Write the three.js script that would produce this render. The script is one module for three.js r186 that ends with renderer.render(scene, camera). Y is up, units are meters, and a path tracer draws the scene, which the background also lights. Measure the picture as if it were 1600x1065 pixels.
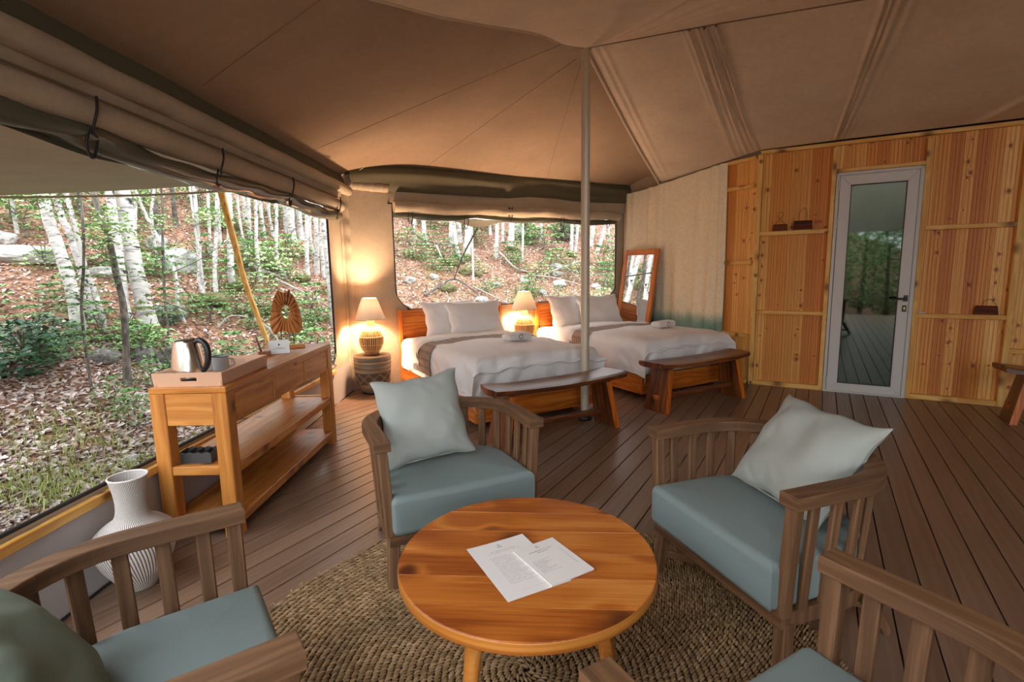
import * as THREE from 'three';
import { mergeGeometries, mergeVertices } from 'three/addons/utils/BufferGeometryUtils.js';
import { ConvexGeometry } from 'three/addons/geometries/ConvexGeometry.js';
import { RoundedBoxGeometry } from 'three/addons/geometries/RoundedBoxGeometry.js';

// ---------- camera, sky, exposure ----------
const scene = new THREE.Scene();
const camera = new THREE.PerspectiveCamera(66.86, 1600 / 1065, 0.05, 200);
camera.position.set(0, 1.35, 0);
camera.rotation.order = 'YXZ';
camera.rotation.set(THREE.MathUtils.degToRad(-8.089), 0, THREE.MathUtils.degToRad(-1.013));
scene.add(camera);
const renderer = new THREE.WebGLRenderer({ antialias: true });
renderer.toneMapping = THREE.LinearToneMapping;
renderer.toneMappingExposure = 0.96;
renderer.shadowMap.enabled = true;
scene.background = new THREE.Color().setRGB(0.93, 0.97, 1.0);   // even overcast sky
scene.backgroundIntensity = 5.0;
const LAMP = 11;                                                // candela of each table lamp

// ---------- random numbers and noise ----------
let seed = 12345;
const rnd = () => { seed = (seed * 1664525 + 1013904223) >>> 0; return seed / 4294967296; };
const rr = (a, b) => a + (b - a) * rnd();
const pick = (a) => a[Math.floor(rnd() * a.length)];
const hash = (x, y, s) => { let h = (x * 374761393 + y * 668265263 + s * 1442695041) | 0; h = Math.imul(h ^ (h >>> 13), 1274126177); return ((h ^ (h >>> 16)) >>> 0) / 4294967296; };
function pn(x, y, px, py, s = 0) {                               // value noise that repeats after px, py
  const xi = Math.floor(x), yi = Math.floor(y), fx = x - xi, fy = y - yi;
  const ux = fx * fx * (3 - 2 * fx), uy = fy * fy * (3 - 2 * fy), m = (a, p) => ((a % p) + p) % p;
  const a = hash(m(xi, px), m(yi, py), s), b = hash(m(xi + 1, px), m(yi, py), s), c = hash(m(xi, px), m(yi + 1, py), s), d = hash(m(xi + 1, px), m(yi + 1, py), s);
  return a + (b - a) * ux + (c - a) * uy + (a - b - c + d) * ux * uy;
}
const fbm = (u, v, nx, ny, o = 4, s = 0) => { let r = 0, a = 0.5, n = 0; for (let i = 0; i < o; i++) { r += a * pn(u * nx, v * ny, nx, ny, s + i); n += a; a *= 0.5; nx *= 2; ny *= 2; } return r / n; };
const noise3 = (x, y, z, s = 0) => { const f = (a, b, c) => pn(a, b, 997, 991, s + c); const zi = Math.floor(z), t = z - zi, k = t * t * (3 - 2 * t); return f(x, y, zi) * (1 - k) + f(x, y, zi + 1) * k; };
const mix = (a, b, t) => a + (b - a) * t;
const sm = (a, b, x) => { const t = Math.min(1, Math.max(0, (x - a) / (b - a))); return t * t * (3 - 2 * t); };
const hex = (h) => [(h >> 16) / 255, ((h >> 8) & 255) / 255, (h & 255) / 255];
const mixc = (a, b, t) => [mix(a[0], b[0], t), mix(a[1], b[1], t), mix(a[2], b[2], t)];
function tex(w, h, fn, srgb = true) {
  const d = new Uint8Array(w * h * 4);
  for (let j = 0; j < h; j++) for (let i = 0; i < w; i++) {
    const c = fn((i + 0.5) / w, (j + 0.5) / h), k = (j * w + i) * 4;
    for (let q = 0; q < 3; q++) d[k + q] = Math.max(0, Math.min(255, Math.round((Array.isArray(c) ? c[q] : c) * 255)));
    d[k + 3] = 255;
  }
  const t = new THREE.DataTexture(d, w, h);
  t.wrapS = t.wrapT = THREE.RepeatWrapping; t.magFilter = THREE.LinearFilter; t.minFilter = THREE.LinearMipmapLinearFilter; t.generateMipmaps = true;
  if (srgb) t.colorSpace = THREE.SRGBColorSpace;
  t.needsUpdate = true; return t;
}
// wood: u along the grain, v across it
function woodTex(dark, mid, light, { rings = 9, knots = 0, s = 1, w = 512, h = 256, strong = 1 } = {}) {
  const ks = []; for (let i = 0; i < knots; i++) ks.push([hash(i, 1, s), hash(i, 2, s), 0.5 + hash(i, 3, s)]);
  const D = hex(dark), M = hex(mid), L = hex(light);
  return tex(w, h, (u, v) => {
    let bend = 0, kd = 0;
    for (const [ku, kv, kr] of ks) {
      let du = Math.abs(u - ku); du = Math.min(du, 1 - du); let dv = Math.abs(v - kv); dv = Math.min(dv, 1 - dv);
      const q = Math.hypot(du * 26, dv * 9) / kr;
      bend += Math.exp(-q * q * 0.5) * 0.9; kd = Math.max(kd, Math.exp(-q * q * 2.2));
    }
    const warp = fbm(u, v, 3, 5, 3, s) * 1.7 + bend;
    const ring = 0.5 + 0.5 * Math.sin(6.283 * (v * rings + warp));
    const fib = fbm(u, v, 9, 150, 2, s + 9), pat = fbm(u, v, 2, 4, 3, s + 20);
    let t = 0.5 + strong * (0.42 * (ring * ring - 0.45) + 0.5 * (fib - 0.5) + 1.1 * (pat - 0.5));
    t = Math.max(0, Math.min(1, t));
    let c = t < 0.5 ? mixc(D, M, t * 2) : mixc(M, L, t * 2 - 1);
    if (kd > 0.05) c = mixc(c, [D[0] * 0.55, D[1] * 0.5, D[2] * 0.5], Math.min(0.85, kd));
    return c;
  });
}
const withRepeat = (t, x, y) => { const c = t.clone(); c.repeat.set(x, y); c.needsUpdate = true; return c; };

// ---------- materials ----------
const std = (color, o = {}) => { const m = new THREE.MeshStandardMaterial({ roughness: 0.8, side: THREE.DoubleSide, ...o }); if (Array.isArray(color)) m.color.setRGB(...color); else m.color.set(color); return m; };
const weave = tex(128, 128, (u, v) => { const a = Math.sin(u * 6.283 * 16), b = Math.sin(v * 6.283 * 16); return 0.5 + 0.22 * a * b + 0.25 * (fbm(u, v, 32, 32, 2, 5) - 0.5); }, false);
const weaveCloth = withRepeat(weave, 14, 14);
const mottle = tex(256, 256, (u, v) => { const f = 0.93 + 0.09 * (fbm(u, v, 6, 6, 4, 3) - 0.3) + 0.05 * (fbm(u, v, 60, 60, 2, 4) - 0.5); return [f, f, f * 0.99]; });
const T = {
  teak: woodTex(0x9c5c22, 0xc6823a, 0xdba058, { s: 3, rings: 4, knots: 3, strong: 0.7 }),
  table: woodTex(0x8a4010, 0xbe6c26, 0xd68e44, { s: 8, rings: 1, knots: 7, strong: 0.95, w: 1024, h: 512 }),
  dark: woodTex(0x3a1c0c, 0x6b3517, 0x8f5526, { s: 5, rings: 5, knots: 1 }),
  bed: woodTex(0x9a4c12, 0xc9701f, 0xdd8c38, { s: 11, rings: 5, strong: 0.9 }),
  grey: woodTex(0x523a26, 0x7a5a3e, 0x937356, { s: 14, rings: 7, strong: 0.7 }),
  trim: woodTex(0xc98a35, 0xdfae5c, 0xecc47e, { s: 17, rings: 3, knots: 6, strong: 0.8 }),
  deck: woodTex(0x66503f, 0x7b6352, 0x8a7363, { s: 21, rings: 12, strong: 0.55 }),
  bark: tex(256, 256, (u, v) => { const a = fbm(u, v, 4, 26, 4, 31), b = fbm(u, v, 5, 7, 4, 36); let t = 0.84 + 0.34 * (b - 0.5); if (a > 0.6) t -= (a - 0.6) * 2.6; return [t, t * 0.975, t * 0.95]; }),
  barkGrey: tex(128, 128, (u, v) => { const t = 0.38 + 0.4 * (fbm(u, v, 6, 12, 4, 41) - 0.5); return [t, t * 0.93, t * 0.86]; }),
  litter: tex(512, 512, (u, v) => { const a = fbm(u, v, 40, 40, 3, 51), b = fbm(u, v, 6, 6, 3, 55), c = fbm(u, v, 90, 90, 2, 58); const t = 0.5 + (a - 0.5) * 1.3 + (c - 0.5) * 0.9; return mixc([0.33 + 0.06 * b, 0.24, 0.17], [0.72, 0.58, 0.48], Math.max(0, Math.min(1, t))); }),
  rock: tex(128, 128, (u, v) => { const t = 0.72 + 0.5 * (fbm(u, v, 6, 6, 4, 61) - 0.5); return [t, t * 0.99, t * 0.97]; }),
};
// knotty pine boards, ten different boards side by side across v, two bead grooves each left to geometry
T.pine = (() => {
  const kn = []; for (let i = 0; i < 46; i++) kn.push([hash(i, 7, 77), Math.floor(hash(i, 8, 77) * 10), 0.25 + 0.5 * hash(i, 9, 77), 0.5 + 0.9 * hash(i, 5, 77)]);
  return tex(1024, 640, (u, v) => {
    const n = Math.floor(v * 10), x = v * 10 - n, tone = hash(n, 4, 78);
    let bend = 0, kd = 0;
    for (const [ku, kb, kx, kr] of kn) if (kb === n) {
      let du = Math.abs(u - ku); du = Math.min(du, 1 - du);
      const q = Math.hypot(du * 150, (x - kx) * 7.5) / kr;
      bend += 0.8 * Math.exp(-q * q * 0.25) * Math.sign(x - kx + 0.001); kd = Math.max(kd, Math.exp(-q * q * 1.4));
    }
    const ring = 0.5 + 0.5 * Math.sin(6.283 * (x * (2.2 + 2 * tone) + bend + 1.6 * fbm(u, v, 3, 10, 3, n)));
    const fib = fbm(u, v, 8, 320, 2, 79);
    let c = mixc(mixc([0.95, 0.79, 0.50], [0.86, 0.60, 0.27], tone * tone), [0.74, 0.42, 0.13], ring * (0.2 + 0.4 * tone) + 0.4 * (fib - 0.5));
    return mixc(c, [0.45, 0.18, 0.06], Math.min(0.85, kd));
  });
})();
const M = {
  canvas: std([0.47, 0.385, 0.285], { map: withRepeat(mottle, 1, 1), bumpMap: weaveCloth, bumpScale: 0.0004, roughness: 0.95 }),
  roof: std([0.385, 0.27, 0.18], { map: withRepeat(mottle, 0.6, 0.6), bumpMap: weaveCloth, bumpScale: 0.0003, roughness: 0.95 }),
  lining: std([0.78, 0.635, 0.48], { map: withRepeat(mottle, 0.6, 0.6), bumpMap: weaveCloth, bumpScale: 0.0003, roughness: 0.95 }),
  skirt: std([0.42, 0.39, 0.38], { bumpMap: weaveCloth, bumpScale: 0.0004, roughness: 0.9 }),
  olive: std([0.11, 0.098, 0.06], { bumpMap: weaveCloth, bumpScale: 0.0004, roughness: 0.95 }),
  seam: std([0.22, 0.16, 0.10], { roughness: 0.9 }),
  film: new THREE.MeshPhysicalMaterial({ color: new THREE.Color(0.085, 0.09, 0.065), roughness: 0.16, side: THREE.DoubleSide }),
  cord: std([0.015, 0.015, 0.015], { roughness: 0.6 }),
  fly: std([0.33, 0.31, 0.24], { map: withRepeat(mottle, 0.5, 0.5), roughness: 0.95 }),
  teak: std('#ffffff', { map: T.teak, roughness: 0.45 }),
  teakTop: std([0.86, 0.8, 0.72], { map: T.teak, roughness: 0.36 }),
  table: std('#ffffff', { map: T.table, roughness: 0.38, bumpMap: T.table, bumpScale: 0.0004 }),
  tableEdge: std([1, 0.92, 0.78], { map: T.teak, roughness: 0.45 }),
  dark: new THREE.MeshPhysicalMaterial({ map: T.dark, roughness: 0.4, clearcoat: 0.35, clearcoatRoughness: 0.3, side: THREE.DoubleSide }),
  blockWood: std([0.7, 0.55, 0.45], { map: T.dark, roughness: 0.85 }),
  darkEdge: std([1.0, 0.9, 0.75], { map: T.bed, roughness: 0.45 }),
  bed: std('#ffffff', { map: T.bed, roughness: 0.42 }),
  chair: std([0.9, 0.84, 0.8], { map: T.grey, roughness: 0.6, bumpMap: T.grey, bumpScale: 0.0006 }),
  chairB: std([0.86, 0.82, 0.78], { map: T.grey, roughness: 0.6, bumpMap: T.grey, bumpScale: 0.0006 }),
  trim: std('#ffffff', { map: T.trim, roughness: 0.55 }),
  under: std([0.012, 0.011, 0.01]),
  seat: std([0.205, 0.265, 0.265], { bumpMap: weaveCloth, bumpScale: 0.0004, roughness: 0.72 }),
  cushion: std([0.37, 0.40, 0.375], { bumpMap: weaveCloth, bumpScale: 0.0005, roughness: 0.8 }),
  cushionShaded: std([0.20, 0.26, 0.21], { bumpMap: weaveCloth, bumpScale: 0.0005, roughness: 0.85 }),  // same grey-green cloth as the other cushions, with shade put into its colour
  linen: std([0.80, 0.80, 0.81], { bumpMap: withRepeat(weave, 10, 10), bumpScale: 0.0002, roughness: 0.85 }),
  towel: std([0.83, 0.82, 0.82], { bumpMap: withRepeat(weave, 30, 30), bumpScale: 0.002, roughness: 1 }),
  steel: std([0.82, 0.79, 0.74], { metalness: 1, roughness: 0.2 }),
  black: std([0.012, 0.012, 0.013], { roughness: 0.35 }),
  pole: std([0.62, 0.55, 0.44], { metalness: 0.25, roughness: 0.42 }),
  pvc: std([0.58, 0.57, 0.56], { roughness: 0.45 }),
  glass: std([0.125, 0.14, 0.13], { metalness: 1, roughness: 0.03 }),     // grey mirror-coated pane
  mirror: std([0.88, 0.9, 0.89], { metalness: 1, roughness: 0.01 }),
  rattan: std([0.62, 0.36, 0.14], { roughness: 0.55 }),
  rattanCore: std([0.22, 0.10, 0.035], { roughness: 0.8 }),
  paper: std([0.80, 0.77, 0.75], { roughness: 0.8 }),
  enamel: std([0.72, 0.71, 0.69], { roughness: 0.25 }),
  mugGrey: std([0.36, 0.38, 0.40], { roughness: 0.3 }),
  carved: std([0.42, 0.32, 0.22], { map: T.rock, roughness: 0.75 }),
  carvedDark: std([0.075, 0.05, 0.035], { roughness: 0.85 }),
  bark: std([0.74, 0.74, 0.75], { map: T.bark, bumpMap: T.bark, bumpScale: 0.006, roughness: 0.95 }),
  barkGrey: std('#ffffff', { map: T.barkGrey, roughness: 0.95 }),
  ground: std([0.88, 0.82, 0.80], { map: withRepeat(T.litter, 1, 1), roughness: 1 }),
  rock: std([0.75, 0.74, 0.73], { map: T.rock, roughness: 0.95 }),
  rockGrey: std([0.36, 0.34, 0.33], { map: T.rock, roughness: 0.95 }),
  moss: std([0.24, 0.24, 0.10], { map: T.rock, roughness: 1 }),
  leafDark: std([0.045, 0.13, 0.06], { roughness: 0.6 }),
  leafMid: std([0.14, 0.28, 0.085], { roughness: 0.6 }),
  leafPale: std([0.32, 0.47, 0.19], { roughness: 0.6 }),
  stick: std([0.55, 0.52, 0.5], { map: T.bark, roughness: 0.95 }),
};
const pineTones = [[0.98, 0.86, 0.70], [0.95, 0.78, 0.55], [0.80, 0.60, 0.38], [1, 0.92, 0.80], [0.88, 0.68, 0.44]].map((c) => std(c, { map: T.pine, roughness: 0.5 }));
const deckTones = [[1.1, 1.08, 1.06], [1.02, 1.0, 0.99], [1.16, 1.12, 1.08], [1.06, 1.03, 1.01]].map((c) => std(c, { map: T.deck, roughness: 0.34 }));

// ---------- object helpers ----------
const used = {};
const numbered = (n) => { used[n] = (used[n] ?? -1) + 1; return used[n] ? `${n}_${String(used[n]).padStart(3, '0')}` : n; };
function tag(o, label, category, group, kind) { if (label) o.userData.label = label; if (category) o.userData.category = category; if (group) o.userData.group = group; if (kind) o.userData.kind = kind; return o; }
function thing(name, label, category, pos = [0, 0, 0], turn = 0, group) {
  const o = new THREE.Group(); o.name = numbered(name); o.position.set(...pos); o.rotation.y = turn; scene.add(o);
  return tag(o, label, category, group);
}
function mesh(name, geo, mat, parent) {
  const m = new THREE.Mesh(Array.isArray(geo) ? join(geo) : geo, mat);
  m.name = parent ? name : numbered(name); (parent ?? scene).add(m); return m;
}
const struct = (name, geo, mat) => tag(mesh(name, geo, mat), null, null, null, 'structure');
function structGroup(name, pos = [0, 0, 0], turn = 0) { const g = new THREE.Group(); g.name = numbered(name); g.position.set(...pos); g.rotation.y = turn; scene.add(g); g.userData.kind = 'structure'; return g; }
function copy(root, pos, turn, label, group) {
  const r = root.clone(); r.userData = { ...root.userData }; r.name = numbered(root.name.replace(/_\d{3}$/, '')); scene.add(r);
  if (pos) r.position.set(...pos); if (turn !== undefined) r.rotation.y = turn;
  if (label) r.userData.label = label; if (group) r.userData.group = group; return r;
}
function join(list) {
  const flat = list.map((g) => { g = g.index ? g.toNonIndexed() : g; for (const k of Object.keys(g.attributes)) if (!['position', 'normal', 'uv'].includes(k)) g.deleteAttribute(k); if (!g.attributes.uv) metricUV(g); return g; });
  return flat.length === 1 ? flat[0] : mergeGeometries(flat);
}
// uv in metres / size, the grain along one axis
function metricUV(g, grain = 0, su = 1.2, sv = 0.3, ou = rnd(), ov = rnd()) {
  const p = g.attributes.position, n = g.attributes.normal, uv = new Float32Array(p.count * 2);
  for (let i = 0; i < p.count; i++) {
    const P = [p.getX(i), p.getY(i), p.getZ(i)], N = [Math.abs(n.getX(i)), Math.abs(n.getY(i)), Math.abs(n.getZ(i))];
    const dom = N[0] > N[1] && N[0] > N[2] ? 0 : N[1] > N[2] ? 1 : 2, rest = [0, 1, 2].filter((a) => a !== dom);
    const ua = rest.includes(grain) ? grain : rest[0], va = rest.find((a) => a !== ua);
    uv[2 * i] = P[ua] / su + ou; uv[2 * i + 1] = P[va] / sv + ov;
  }
  g.setAttribute('uv', new THREE.BufferAttribute(uv, 2)); return g;
}
function hull(points, grain = 0, su, sv, ou, ov) { const g = new ConvexGeometry(points.map((p) => new THREE.Vector3(...p))); g.computeVertexNormals(); return metricUV(g, grain, su, sv, ou, ov); }
// box with chamfered edges
function bx(w, h, d, x = 0, y = 0, z = 0, { c = 0.003, grain, su, sv, ou, ov } = {}) {
  const a = w / 2, b = h / 2, e = d / 2; c = Math.min(c, a * 0.8, b * 0.8, e * 0.8); const pts = [];
  for (const i of [-1, 1]) for (const j of [-1, 1]) for (const k of [-1, 1]) pts.push([i * (a - c) + x, j * (b - c) + y, k * e + z], [i * (a - c) + x, j * b + y, k * (e - c) + z], [i * a + x, j * (b - c) + y, k * (e - c) + z]);
  return hull(pts, grain ?? (w >= h && w >= d ? 0 : h >= d ? 1 : 2), su, sv, ou, ov);
}
// straight bar from a to b with a rectangular section that may taper
function bar(a, b, w0, d0, w1 = w0, d1 = d0, up = [0, 0, 1]) {
  const A = new THREE.Vector3(...a), B = new THREE.Vector3(...b), t = B.clone().sub(A).normalize();
  const x = new THREE.Vector3(...up).cross(t).normalize(), z = t.clone().cross(x), pts = [];
  for (const [P, w, d] of [[A, w0, d0], [B, w1, d1]]) for (const i of [-1, 1]) for (const j of [-1, 1]) for (const q of [0, 1]) {
    const c = 0.004; pts.push(P.clone().addScaledVector(x, i * (w / 2 - (q ? c : 0))).addScaledVector(z, j * (d / 2 - (q ? 0 : c))).toArray());
  }
  const ax = Math.abs(t.x) > Math.abs(t.y) ? (Math.abs(t.x) > Math.abs(t.z) ? 0 : 2) : Math.abs(t.y) > Math.abs(t.z) ? 1 : 2;
  return hull(pts, ax);
}
// grid surface: fn(u, v) -> [x, y, z]
function grid(nu, nv, fn, uvs = [1, 1]) {
  const pos = [], uv = [], idx = [];
  for (let j = 0; j <= nv; j++) for (let i = 0; i <= nu; i++) { const u = i / nu, v = j / nv; pos.push(...fn(u, v)); uv.push(u * uvs[0], v * uvs[1]); }
  for (let j = 0; j < nv; j++) for (let i = 0; i < nu; i++) { const a = j * (nu + 1) + i, b = a + 1, c = a + nu + 1, d = c + 1; idx.push(a, b, d, a, d, c); }
  const g = new THREE.BufferGeometry();
  g.setAttribute('position', new THREE.Float32BufferAttribute(pos, 3)); g.setAttribute('uv', new THREE.Float32BufferAttribute(uv, 2)); g.setIndex(idx); g.computeVertexNormals(); return g;
}
// swept tube with closed ends; r is a number or r(t, angle)
function tube(pts, r, { n = 24, m = 10, tension = 0.5, uvs = [1, 1], closed = false, square = 1 } = {}) {
  const curve = new THREE.CatmullRomCurve3(pts.map((p) => new THREE.Vector3(...p)), closed, 'catmullrom', tension);
  const fr = curve.computeFrenetFrames(n, closed), R = typeof r === 'function' ? r : () => r, P = [];
  for (let i = 0; i <= n; i++) P.push(curve.getPoint(i / n));
  const len = curve.getLength();
  const g = grid(m, n, (u, v) => {
    const i = Math.round(v * n), k = closed && i === n ? 0 : i, a = u * 6.2831853, q = R(v, a), c = P[k], N = fr.normals[k], B = fr.binormals[k];
    return [0, 1, 2].map((e) => c.getComponent(e) + q * (Math.cos(a) * N.getComponent(e) + square * Math.sin(a) * B.getComponent(e)));
  }, [uvs[0], uvs[1] * len]);
  if (closed) return g;
  const caps = [0, n].map((i) => { const q = (a) => R(i / n, a), c = P[i]; return grid(m, 1, (u, v) => { const a = u * 6.2831853, k = v * q(a); return [0, 1, 2].map((e) => c.getComponent(e) + k * (Math.cos(a) * fr.normals[i].getComponent(e) + square * Math.sin(a) * fr.binormals[i].getComponent(e))); }); });
  return join([g, ...caps]);
}
const lathe = (prof, seg = 48) => new THREE.LatheGeometry(prof.map(([r, y]) => new THREE.Vector2(r, y)), seg);
const moved = (g, x = 0, y = 0, z = 0, ry = 0, rx = 0, rz = 0) => { const m = new THREE.Matrix4().makeRotationFromEuler(new THREE.Euler(rx, ry, rz, 'YXZ')); m.setPosition(x, y, z); return g.applyMatrix4(m); };
function extrude(outline, depth, holes = [], bevel = 0) {
  const sh = new THREE.Shape(outline.map(([x, y]) => new THREE.Vector2(x, y)));
  for (const h of holes) sh.holes.push(new THREE.Path(h.map(([x, y]) => new THREE.Vector2(x, y))));
  return new THREE.ExtrudeGeometry(sh, { depth, bevelEnabled: bevel > 0, bevelSize: bevel, bevelThickness: bevel, bevelSegments: 2, bevelOffset: -bevel });
}
function roundRect(x0, y0, x1, y1, r, n = 8) {     // r: [bottom-left, bottom-right, top-right, top-left]
  const out = [], c = [[x0 + r[0], y0 + r[0], r[0], 180], [x1 - r[1], y0 + r[1], r[1], 270], [x1 - r[2], y1 - r[2], r[2], 0], [x0 + r[3], y1 - r[3], r[3], 90]];
  for (const [cx, cy, q, a] of c) for (let i = 0; i <= n; i++) { const t = (a + 90 * i / n) * Math.PI / 180; out.push([cx + q * Math.cos(t), cy + q * Math.sin(t)]); }
  return out;
}
// ---------- frames of the three walls ----------
const PI = Math.PI, rad = (d) => d * PI / 180;
const CN = [-1.81, -5.785], BACK = rad(29.13), WX = 0.8736, WZ = -0.4867, UX = 0.4867, UZ = 0.8736;
const bw = (s, y, v) => [CN[0] + WX * s + UX * v, y, CN[1] + WZ * s + UZ * v];      // along the back wall, up, into the room
const C0 = [2.70, -5.735], DOOR = rad(-30.87), DX = 0.8583, DZ = 0.5132;
const dw = (s, y, v) => [C0[0] + DX * s - DZ * v, y, C0[1] + DZ * s + DX * v];      // along the plank wall
const BR = [bw(4.02, 0, 0)[0], bw(4.02, 0, 0)[2]];
const CURT = Math.atan2(C0[0] - BR[0], C0[1] - BR[1]) ;                              // turn of the curtained wall: local z runs from the back corner to the plank corner
const CLEN = Math.hypot(C0[0] - BR[0], C0[1] - BR[1]);
const cw = (q, y, o) => { const a = (C0[0] - BR[0]) / CLEN, b = (C0[1] - BR[1]) / CLEN; return [BR[0] + a * q - b * o, y, BR[1] + b * q + a * o]; };   // q from back corner, o into the room

// ================= structure =================
const LX = -1.83;                                     // inner face of the left canvas wall
// ---- floor: deck boards running at right angles to the plank wall ----
{
  const fl = structGroup('floor', [C0[0], 0, C0[1]], DOOR);
  const toL = (x, z) => { const a = x - C0[0], b = z - C0[1]; return [a * DX + b * DZ, -a * DZ + b * DX]; };
  const poly = [toL(LX - 0.06, -5.87), toL(...[0, 2].map((i) => bw(4.1, 0, -0.08)[i])), toL(C0[0] + 0.08, C0[1] - 0.05), toL(5.9, -3.95), toL(5.9, 3.2), toL(3.2, 5.7), toL(-1.85, 2.85)];
  const clip = (P, x, keepRight) => { const out = []; for (let i = 0; i < P.length; i++) { const a = P[i], b = P[(i + 1) % P.length], ia = keepRight ? a[0] >= x : a[0] <= x, ib = keepRight ? b[0] >= x : b[0] <= x; if (ia) out.push(a); if (ia !== ib) { const t = (x - a[0]) / (b[0] - a[0]); out.push([x, a[1] + t * (b[1] - a[1])]); } } return out; };
  for (let k = -36; k < 62; k++) {
    const x0 = 0.106 + k * 0.119 + 0.0028, x1 = x0 + 0.119 - 0.0056;
    let P = clip(clip(poly, x0, true), x1, false); if (P.length < 3) continue;
    const z0 = Math.min(...P.map((p) => p[1])), z1 = Math.max(...P.map((p) => p[1])); if (z1 - z0 < 0.05) continue;
    const cx = P.reduce((a, p) => a + p[0], 0) / P.length, pts = [];
    for (const [x, z] of P) { const sh = Math.sign(x - cx) * 0.0025; pts.push([x - sh, 0, z], [x, -0.0025, z], [x, -0.024, z]); }
    mesh('floor_board', hull(pts, 2, 1.9, 0.5), deckTones[Math.floor(rnd() * 4)], fl);
  }
  const base = extrude(poly.map(([x, z]) => [x, -z]), 0.1); base.rotateX(-PI / 2); base.translate(0, -0.126, 0);
  mesh('joist_bed', base, M.under, fl);
}
// ---- roof canvas: a hipped tent top that peaks at the pole ----
const HUB = [0.64, 3.14, -4.475];
const distD = (x, z) => (x - C0[0]) * -DZ + (z - C0[1]) * DX, distB = (x, z) => (x - CN[0]) * UX + (z - CN[1]) * UZ;
const distC = (x, z) => { const a = (C0[0] - BR[0]) / CLEN, b = (C0[1] - BR[1]) / CLEN; return -(x - BR[0]) * b + (z - BR[1]) * a; };
const smin = (a, b, k) => { const h = Math.max(0, k - Math.abs(a - b)) / k; return Math.min(a, b) - h * h * k * 0.25; };
function roofY(x, z) {
  const L = 2.36 + 0.325 * (x - LX), B = 2.47 + 0.30 * distB(x, z), D = 2.70 + 0.29 * distD(x, z), C = 2.56 + 0.29 * distC(x, z), R = 2.66 + 0.29 * (5.79 - x);
  return smin(smin(smin(L, B, 0.12), Math.min(Math.max(C, D), R), 0.08), 3.3, 0.12);
}
const EAVES = [[-1.93, -5.86], [bw(4.1, 0, -0.1)[0], bw(4.1, 0, -0.1)[2]], [C0[0] + 0.08, C0[1] - 0.06], [5.86, -3.93], [5.86, 3.9], [0.6, 3.9], [-0.05, 0.5], [-1.93, -0.62]];  // unseen front edge shaped to let sky in and keep the right side dim
{
  const ring = []; for (let i = 0; i < EAVES.length; i++) for (let k = 0; k < 24; k++) { const a = EAVES[i], b = EAVES[(i + 1) % EAVES.length]; ring.push([mix(a[0], b[0], k / 24), mix(a[1], b[1], k / 24)]); }
  ring.push(ring[0]);
  const skin = (dy) => grid(ring.length - 1, 30, (u, v) => { const p = ring[Math.round(u * (ring.length - 1))], x = mix(HUB[0], p[0], v), z = mix(HUB[2], p[1], v); return [x, roofY(x, z) + dy, z]; });
  const g = [skin(0), skin(0.012)]; g.forEach((q) => { const p = q.attributes.position, uv = q.attributes.uv; for (let i = 0; i < p.count; i++) uv.setXY(i, p.getX(i), p.getZ(i)); });
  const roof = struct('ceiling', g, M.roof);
  const seamLine = (a, b) => mesh('seam', tube(Array.from({ length: 9 }, (_, i) => { const x = mix(a[0], b[0], i / 8), z = mix(a[1], b[1], i / 8); return [x, roofY(x, z) - 0.001, z]; }), 0.0022, { n: 16, m: 5 }), M.seam, roof);
  seamLine([-1.72, -3.09], [0.3, -2.2]); seamLine([bw(0.9, 0, 0.05)[0], bw(0.9, 0, 0.05)[2]], [HUB[0] - 0.05, HUB[2] - 0.2]); seamLine([-1.72, -4.72], [HUB[0] - 0.2, HUB[2] + 0.1]); seamLine([bw(2.6, 0, 0.05)[0], bw(2.6, 0, 0.05)[2]], [HUB[0], HUB[2] - 0.25]);
}
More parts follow.
